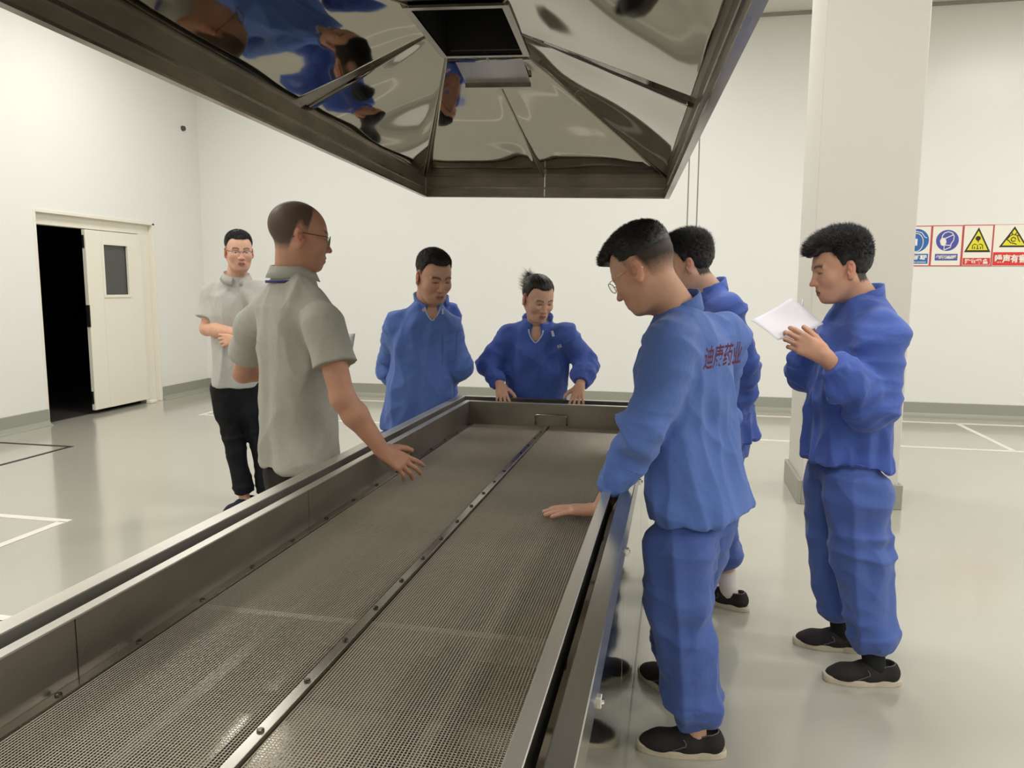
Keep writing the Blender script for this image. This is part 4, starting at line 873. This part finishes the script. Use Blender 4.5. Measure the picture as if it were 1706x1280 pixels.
# ------------------------------------------------------------------ shoes
_shoe = {}
def shoe(par, an, toe, key='canvas', up=None, ln=0.268, pitch=0, mt=None):
    """slip-on canvas shoe below the ankle, toe direction given"""
    d = nz([toe[0], toe[1], 0]); r = np.array([d[1], -d[0], 0]); B = np.stack([r, d, np.array([0, 0, 1.0])], 1); O = np.array([an[0], an[1], 0.0]) 
    if 'u' not in _shoe:
        G = Grid((-0.06, -0.10, 0.0), (0.06, 0.21, 0.12), 0.003)
        G.cone((0, -0.048, 0.040), (0, 0.03, 0.042), 0.036, 0.040, 0.02); G.cone((0, 0.03, 0.040), (0, 0.11, 0.030), 0.041, 0.040, 0.03, flat=(0, 0, 1), fk=0.85); G.cone((0, 0.11, 0.030), (0, 0.146, 0.026), 0.039, 0.030, 0.03, flat=(0, 0, 1), fk=0.8)
        G.cone((0, -0.05, 0.05), (0, -0.045, 0.075), 0.033, 0.030, 0.02)
        G.op(lambda X, Y, Z: 0.018 - Z, (-1, -1, -1), (1, 1, 1), 0.002, 'i', 0)
        G.op(lambda X, Y, Z: Z - (0.082 - 0.10 * np.clip(np.abs(Y + 0.0) - 0.0, 0, 0.03) * (Y < 0.02) * 0.3), (-1, -1, -1), (1, 1, 1), 0.004, 'i', 0)
        G.ell((0, -0.018, 0.092), (0.029, 0.046, 0.040), 0.004, mode='s')
        V, Q = G.mesh(); _shoe['u'] = (smooth(V, Q, 1, 0.4), Q)
    V, Q = _shoe['u']; W = O + V @ B.T
    o = meshobj('shoe', W, Q, mt or M['canvas'], par, True)
    m = MB(); n = 36; out = []
    for i in range(n):
        a = 2 * math.pi * i / n; y = 0.046 + 0.141 * math.sin(a); wd = 0.0465 * (1 - 0.10 * math.cos((y - 0.03) * 9) ** 2 * 0) * (0.92 if y < 0 else 1.0) * (1 - 0.12 * math.exp(-((y - 0.01) / 0.04) ** 2))
        c = math.cos(a); x = wd * np.sign(c) * abs(c) ** 0.75; out.append((x, y))
    V = []; 
    for z, k in ((0, 0.97), (0.004, 1.0), (0.018, 1.0), (0.024, 0.975)): V += [(x * k, 0.046 + (y - 0.046) * k, z + 0.006 * max(0, (y - 0.1) / 0.08) ** 2 * (z > 0.001)) for x, y in out]
    F = [tuple(range(n - 1, -1, -1)), tuple(range(3 * n, 4 * n))] + [(r_ * n + i, r_ * n + (i + 1) % n, (r_ + 1) * n + (i + 1) % n, (r_ + 1) * n + i) for r_ in range(3) for i in range(n)]
    meshobj('sole', O + np.array(V) @ B.T, F, M['sole'], o, False)
    bv = BVHTree.FromPolygons([tuple(v) for v in _shoe['u'][0].tolist()], [tuple(q) for q in Q.tolist()])
    m = MB()
    for sx in (-1, 1):
        path = []
        for t in np.linspace(0, 1, 14):
            y = 0.045 - 0.012 * math.sin(t * 3.1) + 0.018 * t * t * t; z = 0.078 - 0.055 * t
            if t > 0.6: y = 0.045 + (t - 0.6) * 0.07
            hit, nrm, _, _ = bv.find_nearest(Vector((sx * 0.06, y, z)))
            path.append(O + B @ np.array(hit + nrm * 0.0005))
        m.tube(path, 0.0022, 5)
    path = []
    for k in range(24):
        a = 2 * math.pi * k / 24; hit, nrm, _, _ = bv.find_nearest(Vector((0.034 * math.cos(a), -0.018 + 0.050 * math.sin(a), 0.084))); path.append(O + B @ np.array(hit + nrm * 0.0005))
    m.tube(path, 0.0022, 5, closed=True)
    m.build('piping', M['piping'], o, True)
    return o
def sock(par, an, kn, mt, top=0.13, r=0.042, name='sock'):
    a = np.array([an[0], an[1], 0.045]); d = nz(np.array(kn) - a); return MB().tube([a, a + d * 0.03, a + d * top], [r * 0.95, r * 0.95, r * 1.05], 16).build(name, mt, par, True)
# ------------------------------------------------------------------ a whole person
PROF_TUNIC = [(-0.13, 0, -0.012, 0.184, 0.146), (-0.02, 0, -0.006, 0.184, 0.142), (0.16, 0, 0.005, 0.178, 0.130), (0.30, 0, 0, 0.190, 0.128), (0.41, 0, -0.008, 0.178, 0.112), (0.475, 0, -0.01, 0.115, 0.085), (0.52, 0, 0, 0.068, 0.066)]
def scale_prof(p, k, L, dep=1.0): return [(r[0] if r[0] < 0 else r[0] * L / 0.52, r[1], r[2], r[3] * k, r[4] * dep) for r in p]
def person(J, label, name='person'):
    J = {k: (np.array(v, float) if k in ('pel', 'nk', 'head', 'shL', 'shR', 'elL', 'elR', 'wrL', 'wrR', 'knL', 'knR', 'anL', 'anR') else v) for k, v in J.items()}
    base = ((J['anL'] + J['anR']) / 2)[:2]; P = empty('person', (base[0], base[1], 0), label, 'person')
    skin = J.get('skin', (186, 136, 108)); hp_ = J.get('hs', 1.0); seed = J.get('seed', 1)
    HF = head_frame(J['hface'], J['hpitch'], J.get('hroll', 0)); O = J['head']
    h = J.get('h', 0.0030)
    Vs = []; Qs = []; Cs = []
    W, Q, c = build_head(P, O, HF, J['nk'] - nz(J['nk'] - J['pel']) * 0.02, hp_, skin, J['hair'], J.get('hh', 0.0021), J.get('wide', 1.0), J.get('eyes', 0.5), J.get('fem', False))
    Vs.append(W); Qs.append(Q); Cs.append(c); skc = np.array(lin(skin))
    for sd in 'LR':
        hd = J.get('hand' + sd)
        if hd is None: hd = dict(D=J['wr' + sd] - J['el' + sd], N=(0, 0, 1), T=(0, 1, 0))
        V, Q = arm_mesh(J['sh' + sd], J['el' + sd], J['wr' + sd], hd, J.get('bare', False), h + 0.0002, J.get('as', 1.0), J.get('fem', False))
        Vs.append(V); Qs.append(Q); cc = np.tile(skc, (len(V), 1)); cc *= np.array([1.0, 0.97, 0.96]); Cs.append(cc)
    V, Q = hidden_body(J, seed, J.get('bw', 1), J.get('bd', 1), bool(J.get('open'))); Vs.append(V); Qs.append(Q); Cs.append(np.tile(skc, (len(V), 1)))
    off = np.cumsum([0] + [len(v) for v in Vs[:-1]])
    body = meshobj('body', np.concatenate(Vs), np.concatenate([q + o for q, o in zip(Qs, off)]), M['skin'], P, True, np.concatenate(Cs))
    eyes_parts(P, O, HF, hp_)
    build_hair(P, O, HF, hp_, J['hair'], J.get('hairmat', M['hair']), J.get('wide', 1.0), seed)
    if 'specs' in J: glasses(P, O, HF, hp_, *J['specs'])
    L = np.linalg.norm(J['nk'] - J['pel']); ch = J.get('ch', 0.0075) * 0.78
    prof = scale_prof(J.get('prof', PROF_TUNIC), J.get('bw', 1.0), L, J.get('bd', 1.0))
    top, (W_, U_, F_) = top_garment(J, prof, J.get('sl', (0.082, 0.074, 0.052, 0.80)), ch, J['topmat'], 'polo_shirt' if J.get('bare') else 'work_jacket', P, seed, J.get('bare', False), J.get('foldA', 0.012), sho=J.get('sho', 0.066), scoop=J.get('open'))
    nkc = J['nk']; up = nz(W_ * 0.6 + nz(O - HF[:, 1] * 0.03 * 1 - nkc) * 0.75)
    A = nz(F_ - up * np.dot(F_, up)); Bv = np.cross(up, A)
    if J.get('bare'):
        V, F = ring_strip(nkc - up * 0.025 - A * 0.004, A, Bv, up, 0.068, 0.066, 0.042, 0.32, 2 * math.pi - 0.32, 0.004, -0.05, dip=0.01); MB().add(V, F).build('collar_stand', J['topmat'], P, True)
        V, F = ring_strip(nkc - up * 0.020 - A * 0.000, A, Bv, up, 0.096, 0.092, 0.044, 0.22, 2 * math.pi - 0.22, 0.004, -0.42, dip=0.020); MB().add(V, F).build('collar', J['topmat'], P, True)
    else:
        g = J.get('gap', 0.22); V, F = ring_strip(nkc - up * 0.028 - A * 0.002, A, Bv, up, 0.070, 0.067, 0.056, g, 2 * math.pi - g, 0.005, J.get('clean', 0.08), dip=J.get('cdip', 0.02), wav=0.0015); MB().add(V, F).build('collar', J['topmat'], P, True)
        if J.get('open'):
            # the open throat: pale lining and zip ends lying on the jacket
            bv = bv_of(top); off = parent_loc(top); pth = []
            for k in range(13):
                t = math.pi * (k / 12); q = nkc + W_ * (-0.020 - 0.072 * math.sin(t)) + U_ * 0.040 * math.cos(t) * (0.4 + 0.6 * abs(math.cos(t))) + F_ * 0.4
                hit = bv.ray_cast(Vector(q - off), Vector(-F_))[0]
                if hit is not None: pth.append(np.array(hit) + off + F_ * 0.001)
            if len(pth) > 3: MB().tube(pth, 0.0042, 6).build('lining', M['innershirt'], P, True)
    J['rad_'] = 1
    trousers(J, ch + 0.0005, J['botmat'], P, seed + 3, J.get('legr', (0.108, 0.090, 0.078)), J.get('hipprof'), J.get('gath', True), J.get('lfold', 0.011))
    for sd in 'LR':
        t = J['toe' + sd]; shoe(P, J['an' + sd], t, mt=J.get('shoemat'))
        if 'sock' in J: sock(P, J['an' + sd], J['kn' + sd], J['sock'])
    return P, top, (W_, U_, F_)
def hit_at(top, px, py):
    h_ = bv_of(top).ray_cast(Vector(C0) - Vector(parent_loc(top)), Vector(nz(ray(px, py))))[0]
    return None if h_ is None else np.array(h_) + parent_loc(top)
def label_patch(par, top, px, py, size, mt, name, upv, rightv):
    p = hit_at(top, px, py)
    if p is None: return
    d = nz(ray(px, py)); p = p - d * 0.003; a, b = size; u = nz(upv) * b / 2; r = nz(rightv) * a / 2
    MB().slab([p - u - r, p - u + r, p + u + r, p + u - r], -d * 0.0015).build(name, mt, par)
_bv = {}
def bv_of(o):
    if o.name not in _bv: _bv[o.name] = BVHTree.FromPolygons([v.co[:] for v in o.data.vertices], [p.vertices[:] for p in o.data.polygons])
    return _bv[o.name]
def cloth_print(par, top, s, c, dir_, upv, rightv, wd, ht, mt, name='print', bold=0.018, nsub=2):
    V, F = text_mesh(s, 1.0, bold); me = bpy.data.meshes.new('t'); me.from_pydata(V.tolist(), [], F)
    import bmesh
    bm = bmesh.new(); bm.from_mesh(me); bmesh.ops.triangulate(bm, faces=bm.faces[:]); bmesh.ops.subdivide_edges(bm, edges=bm.edges[:], cuts=nsub, use_grid_fill=True); bm.to_mesh(me); bm.free()
    V = np.array([v.co[:] for v in me.vertices]); F = [tuple(p.vertices) for p in me.polygons]; bpy.data.meshes.remove(me)
    mn, mx = V.min(0), V.max(0); u = (V[:, 0] - (mn[0] + mx[0]) / 2) / (mx[0] - mn[0]) * wd; v = (V[:, 1] - (mn[1] + mx[1]) / 2) / (mx[1] - mn[1]) * ht
    bv = bv_of(top); d = Vector(nz(dir_)); off = Vector(parent_loc(top)); out = []; r = nz(rightv); up_ = nz(upv)
    for a, b in zip(u, v):
        p = np.array(c) + r * a + up_ * b; hit, n, i, dd = bv.ray_cast(Vector(p) - off, d)
        out.append(np.array(hit + off - d * 0.0018) if hit is not None and dd < 0.4 else p + np.array(d) * 0.1)
    meshobj(name, out, F, mt, par)
# ================================================================== the people
def ankle(px, py, Y): p = at(px, py, Y); return p
def A3(px, py, Y): return at(px, py, Y)
def legs(J, pel, footL, footR, toeL, toeR, ht=0.09, kf=0.0, kfR=None):
    """ankles over the heel end of the shoes, knees halfway with a little bend forward"""
    for sd, ft, toe in (('L', footL, toeL), ('R', footR, toeR)):
        d = nz([toe[0], toe[1], 0]); an = np.array([ft[0], ft[1], ht]); W, U, F = torso_axes(J['pel'], J['nk'], J.get('hipface', J['face']))
        hj = J['pel'] + U * 0.082 * (-1 if sd == 'L' else 1) - W * 0.05; kn = (hj + an) / 2 + d * (kf if (sd == 'L' or kfR is None) else kfR) + np.array([0, 0, 0.02])
        J['an' + sd] = an; J['kn' + sd] = kn; J['toe' + sd] = toe
def report(n, J):
    f = lambda a, b: round(float(np.linalg.norm(np.array(J[a]) - np.array(J[b]))), 3)
    print('BONES', n, {s: (f('sh' + s, 'el' + s), f('el' + s, 'wr' + s)) for s in 'LR'}, 'torso', f('pel', 'nk'), 'neck-head', f('nk', 'head'), 'leg', f('pel', 'anL'), f('pel', 'anR'), 'nkz', round(float(J['nk'][2]), 2), 'shoulders', f('shL', 'shR'))

# --- front man with glasses, hand on the mesh
J = dict(pel=A3(1157, 784, 2.42), nk=A3(1128, 512, 2.40), face=(-0.80, 0.60), head=A3(1072, 450, 2.34), hface=(-0.94, 0.34), hpitch=-31, hair='fade', specs=(M['goldwire'], True, 0.95),
         shL=A3(1118, 578, 2.26), shR=A3(1206, 562, 2.58), elL=A3(1076, 716, 2.20), wrL=A3(1000, 850, 2.27), elR=A3(1190, 690, 2.72), wrR=A3(1120, 740, 2.80),
         handL=dict(D=(-1, 0.10, -0.10), N=(-0.1, 0, 1), T=(0, 1, 0), curl=(4, 4, 5, 6), spread=0.9, thumb=(48, 0.2)), handR=dict(D=(-0.8, 0.2, -0.4), N=(0, 0, 1), T=(0, -1, 0)),
         topmat=M['blue'], botmat=M['blue2'], seed=2, h=0.0026, ch=0.0068, skin=(197, 152, 127), bw=0.97, bd=0.92, sl=(0.074, 0.068, 0.048, 0.66), gap=0.12, legr=(0.118, 0.104, 0.090), cuff=0.03)
legs(J, None, (0.105, 2.31), (0.045, 2.66), (-1, -0.06), (-0.72, 0.7), kf=0.03)
report('front', J)
pA, topA, axA = person(J, 'man in blue workwear and gold-rimmed glasses resting a hand on the mesh')
W_, U_, F_ = axA
c = at(1205, 592, 1.9); d = nz(np.array([-0.55, 0.83, 0.0]))
cloth_print(pA, topA, '迪康药业', c, nz(at(1205, 592, 2.5) - at(1205, 592, 1.9)), (0.1, 0, 1), nz(np.array([0.80, 0.55, 0.10])), 0.115, 0.062, M['print'], 'back_print')

# --- right man with paper
J = dict(pel=A3(1412, 712, 3.02), nk=A3(1436, 494, 3.03), face=(-0.96, -0.18), head=A3(1400, 447, 2.99), hface=(-0.98, -0.16), hpitch=-13, hair='spiky', eyes=0.3,
         shL=A3(1470, 555, 2.85), shR=A3(1418, 540, 3.18), elL=A3(1456, 682, 2.80), wrL=A3(1372, 592, 2.72), elR=A3(1345, 622, 3.16), wrR=A3(1350, 566, 3.10),
         handL=dict(D=(-0.88, 0.08, 0.48), N=(-0.1, -0.98, 0.15), T=(0.2, 0.1, 1), curl=(30, 32, 34, 36), spread=0.5, thumb=(30, 0.9)), handR=dict(D=(-0.35, -0.1, 0.6), N=(0.2, 0.9, 0.2), T=(-0.6, -0.3, 0.4), curl=(38, 42, 45, 48), thumb=(25, 1.0)),
         topmat=M['blue3'], botmat=M['blue2'], seed=6, h=0.0028, ch=0.0072, skin=(194, 148, 122), bw=1.0, bd=1.06, sl=(0.076, 0.074, 0.050, 0.78), gap=0.2, legr=(0.118, 0.104, 0.085), sock=M['sockblack'], cuff=0.05)
legs(J, None, (0.765, 2.90), (0.70, 3.16), (-1, -0.10), (-1, 0.05), kf=0.02)
report('right', J)
pB, topB, axB = person(J, 'young man with spiky black hair in blue workwear writing on a sheet of paper')
# paper: curled sheet held by the left hand
def sheet(name, P00, P10, P11, P01, bend, label, cat, corner=0.0, n=10):
    P00, P10, P11, P01 = [np.array(p) for p in (P00, P10, P11, P01)]; nn = nz(np.cross(P10 - P00, P01 - P00)); V = []
    for i in range(n + 1):
        for j in range(n + 1):
            s, t = i / n, j / n; p = (P00 * (1 - s) + P10 * s) * (1 - t) + (P01 * (1 - s) + P11 * s) * t
            V.append(p + nn * (bend * math.sin(math.pi * s) + corner * (1 - s) ** 3 * (1 - t) ** 3))
    V += [v - nn * 0.0008 for v in V]; k = n + 1; N_ = k * k
    F = [(i * k + j, (i + 1) * k + j, (i + 1) * k + j + 1, i * k + j + 1) for i in range(n) for j in range(n)]; F += [tuple(N_ + a for a in f[::-1]) for f in F]
    for i in range(n):
        F += [(i * k, N_ + i * k, N_ + (i + 1) * k, (i + 1) * k), ((i + 1) * k + n, N_ + (i + 1) * k + n, N_ + i * k + n, i * k + n), (i + 1, N_ + i + 1, N_ + i, i), (n * k + i, N_ + n * k + i, N_ + n * k + i + 1, n * k + i + 1)]
    o = meshobj(name, V, F, M['paper'], None, True); return tag(o, label, cat)
sheet('sheet_of_paper', A3(1253, 531, 2.78), A3(1318, 496, 2.97), A3(1372, 540, 2.93), A3(1296, 567, 2.74), 0.012, 'white sheet of paper held up by the spiky-haired man on the right', 'paper', 0.01)
o = MB().tube([A3(1330, 530, 2.99), A3(1335, 512, 2.99), A3(1338, 499, 2.995)], [0.004, 0.0042, 0.003], 8).build('pen', M['pen'], None, True); tag(o, 'pale plastic pen standing up behind the white sheet of paper', 'pen')

# --- man behind the front man, hands behind his back
J = dict(pel=A3(1200, 690, 3.50), nk=A3(1182, 482, 3.46), face=(-0.80, 0.55), head=A3(1146, 440, 3.42), hface=(-0.97, 0.02), hpitch=-14, hair='spiky', hairmat=M['hair'],
         shL=A3(1213, 518, 3.33), shR=A3(1185, 505, 3.68), elL=A3(1240, 612, 3.38), wrL=A3(1222, 690, 3.50), elR=A3(1232, 612, 3.72), wrR=A3(1220, 690, 3.60),
         topmat=M['blue3'], botmat=M['blue2'], seed=9, h=0.0034, ch=0.0085, skin=(206, 163, 140), gap=0.15, bw=0.88, bd=0.84, sock=M['sockwhite'], cuff=0.10, sl=(0.070, 0.066, 0.05, 0.85))
legs(J, None, (0.285, 3.49), (0.16, 3.70), (-0.85, 0.5), (-0.9, 0.3), kf=0.02)
report('rear', J)
person(J, 'man in blue workwear half hidden behind the man with gold-rimmed glasses')

# --- woman leaning on the far rim
J = dict(pel=A3(893, 702, 4.34), nk=A3(896, 536, 4.17), face=(0.06, -1), head=A3(896, 497, 4.06), hface=(0.62, -0.79), hpitch=-24, hair='tied', hairmat=M['hairsoft'], fem=True, eyes=0.3, hs=0.97, wide=1.02,
         shR=A3(848, 561, 4.19), shL=A3(946, 558, 4.17), elR=A3(812, 607, 4.20), wrR=A3(834, 642, 4.09), elL=A3(977, 607, 4.22), wrL=A3(966, 643, 4.08),
         handR=dict(D=(0.28, -0.75, -0.60), N=(0.1, -0.55, 0.85), T=(1, 0.2, 0), curl=(12, 14, 16, 18), spread=1.4, thumb=(50, 0.3)), handL=dict(D=(-0.05, -0.75, -0.60), N=(0, -0.55, 0.85), T=(-1, 0.2, 0), curl=(12, 14, 16, 18), spread=1.4, thumb=(55, 0.3)),
         topmat=M['blue3'], botmat=M['blue2'], seed=12, h=0.0034, ch=0.0078, skin=(206, 162, 137), sl=(0.062, 0.068, 0.046, 0.80), bw=0.97, bd=1.0, gap=0.55, clean=0.25, cdip=0.03, open=1)
legs(J, None, (-0.60, 4.42), (-0.82, 4.42), (0.1, -1), (-0.1, -1), kf=0.0)
report('lady', J)
pD, topD, axD = person(J, 'woman with tied-back hair in blue workwear leaning on the far rim')
label_patch(pD, topD, 921, 556, (0.014, 0.032), M['whiteprint'], 'zip_tag', (-0.25, 0, 1), (1, 0, 0.25))
cloth_print(pD, topD, 'ea', hit_at(topD, 932, 577) - 0.1 * nz(ray(932, 577)), nz(ray(932, 577)), (-0.3, 0, 1), (1, 0, 0.4), 0.026, 0.018, M['whiteprint'], 'chest_print', 0.02)

# --- blue man at the left side of the tray, arms behind his back
J = dict(pel=A3(696, 680, 3.96), nk=A3(714, 501, 3.92), face=(0.62, -0.78), head=A3(722, 461, 3.85), hface=(0.72, -0.70), hpitch=-20, hair='short', hairmat=M['hairsoft'], eyes=0.3, hs=1.09,
         shR=A3(662, 540, 3.88), shL=A3(749, 545, 4.04), elR=A3(645, 612, 4.10), wrR=A3(674, 662, 4.18), elL=A3(764, 610, 4.02), wrL=A3(720, 655, 4.16),
         topmat=M['blue'], botmat=M['blue2'], seed=17, h=0.0032, ch=0.0078, skin=(190, 144, 118), sl=(0.065, 0.065, 0.045, 0.85), bw=1.0, bd=1.02, gap=0.42, clean=0.2, cdip=0.03, open=1, sho=0.058)
legs(J, None, (-1.42, 4.02), (-1.63, 4.0), (0.3, -1), (0.1, -1), kf=0.0)
report('blue left', J)
pE, topE, axE = person(J, 'middle-aged man in blue workwear looking down at the tray, arms behind his back')
label_patch(pE, topE, 737, 519, (0.014, 0.030), M['whiteprint'], 'zip_tag', (0.05, 0, 1), (1, 0, 0))
# chest pocket
hitp = []
for (a, b) in ((737, 556), (762, 552), (760, 600), (737, 606)):
    hh = bv_of(topE).ray_cast(Vector(C0) - Vector(parent_loc(topE)), Vector(nz(ray(a, b))))[0]
    if hh is not None: hitp.append(np.array(hh) + parent_loc(topE) - nz(ray(a, b)) * 0.002)
if len(hitp) == 4: MB().tube(hitp, 0.0014, 5, closed=True).build('chest_pocket_seam', M['blue2'], pE)

# --- a further worker almost hidden behind him
J = dict(pel=A3(722, 680, 4.60), nk=A3(728, 500, 4.60), face=(0.75, -0.65), head=A3(722, 462, 4.58), hface=(0.9, -0.4), hpitch=-12, hair='short', h=0.005,
         shR=A3(705, 522, 4.45), shL=A3(750, 520, 4.72), elR=A3(697, 600, 4.50), wrR=A3(715, 650, 4.60), elL=A3(758, 603, 4.70), wrL=A3(748, 655, 4.70),
         topmat=M['blue3'], botmat=M['blue2'], seed=22, ch=0.010, sl=(0.062, 0.058, 0.045, 0.85), bw=0.80, bd=0.9, gap=0.2, sho=0.05, hs=0.9)
legs(J, None, (-1.62, 4.72), (-1.74, 4.55), (0.8, -0.6), (0.8, -0.6))
report('hidden', J)
person(J, 'worker in blue almost hidden behind the man holding his arms behind his back')

# --- grey polo man from behind, reaching over the tray
PROF_POLO = [(-0.06, 0, 0, 0.165, 0.130), (0.02, 0, 0, 0.168, 0.135), (0.18, 0, 0.0, 0.172, 0.130), (0.32, 0, 0, 0.185, 0.125), (0.42, 0, -0.008, 0.172, 0.108), (0.475, 0, -0.01, 0.112, 0.082), (0.52, 0, 0, 0.068, 0.066)]
J = dict(pel=A3(497, 748, 2.66), nk=A3(488, 453, 2.66), face=(0.62, 0.78), head=A3(499, 394, 2.66), hface=(0.84, 0.54), hpitch=-7, hair='buzz', specs=(M['darkwire'], True, 1.0), hs=1.05, wide=1.03,
         shL=A3(424, 540, 2.80), shR=A3(540, 540, 2.50), elR=A3(571, 664, 2.44), wrR=A3(638, 752, 2.50), elL=A3(405, 622, 3.02), wrL=A3(470, 610, 3.16),
         handR=dict(D=(0.75, 0.35, -0.55), N=(0.35, -0.75, 0.55), T=(0.2, 0.4, 0.9), curl=(14, 18, 22, 26), spread=1.4, thumb=(42, 0.5)), handL=dict(D=(1, 0.2, 0), N=(0, -0.3, 1), T=(0, 1, 0)),
         topmat=M['grey'], botmat=M['browntrousers'], seed=27, h=0.0029, ch=0.0072, skin=(188, 140, 114), bare=True, prof=PROF_POLO, sl=(0.066, 0.078, 0, 0.56), bw=1.06, bd=1.02, sho=0.068, gath=False, legr=(0.098, 0.078, 0.074), lfold=0.006, foldA=0.009, shoemat=M['navy'])
legs(J, None, (-1.52, 2.86), (-1.34, 2.62), (0.6, 0.8), (0.9, 0.5))
report('polo', J)
pG, topG, axG = person(J, 'balding man in a grey polo shirt seen from behind, reaching an arm over the tray')
W_, U_, F_ = axG; nk = np.array(J['nk']); V, F = ring_strip(nk - W_ * 0.042 + F_ * 0.0, F_, np.cross(W_, F_), W_, 0.098, 0.096, 0.010, math.pi * 0.90, math.pi * 1.40, 0.003, 0.0); MB().add(V, F).build('lanyard', M['lanyard'], pG, True)
sheet('sheet_of_paper', A3(520, 560, 3.22), A3(592, 556, 3.16), A3(583, 612, 3.20), A3(530, 640, 3.26), 0.01, 'white sheet with a corner showing beside the sleeve of the balding man', 'paper')

# --- pale polo man at the back left, arms folded
J = dict(pel=A3(394, 626, 4.33), nk=A3(394, 461, 4.30), face=(0.5, -0.86), head=A3(398, 419, 4.25), hface=(0.64, -0.77), hpitch=-6, hair='short', specs=(M['darkwire'], False, 0.95), hs=0.98, eyes=0.6,
         shR=A3(357, 489, 4.32), shL=A3(433, 489, 4.30), elR=A3(345, 548, 4.26), wrR=A3(400, 556, 4.10), elL=A3(447, 548, 4.24), wrL=A3(396, 566, 4.10),
         handR=dict(D=(1, 0.05, 0.05), N=(0, -1, 0.2), T=(0, 0, 1)), handL=dict(D=(-1, 0.05, -0.05), N=(0, -1, 0.2), T=(0, 0, 1)),
         topmat=M['grey2'], botmat=M['blacktrousers'], seed=33, h=0.0034, ch=0.0078, skin=(214, 166, 140), bare=True, prof=PROF_POLO, sl=(0.072, 0.082, 0, 0.72), bw=0.86, bd=0.88, sho=0.062, gath=False, legr=(0.084, 0.064, 0.062), hipprof=[(-0.20, 0, -0.005, 0.09, 0.08), (-0.10, 0, -0.008, 0.125, 0.098), (0.06, 0, 0, 0.122, 0.09)], lfold=0.005, foldA=0.008, shoemat=M['navy'])
legs(J, None, (-2.56, 4.42), (-2.69, 4.36), (0.3, -1), (-0.25, -1))
report('back left', J)
person(J, 'man in pale grey polo shirt and black trousers standing with folded arms')
print('TRIS', sum(sum(len(p.vertices) - 2 for p in o.data.polygons) for o in bpy.data.objects if o.type == 'MESH' and o.name.split('.')[0] in ('body', 'hair', 'work_jacket', 'trousers', 'polo_shirt', 'shoe')))
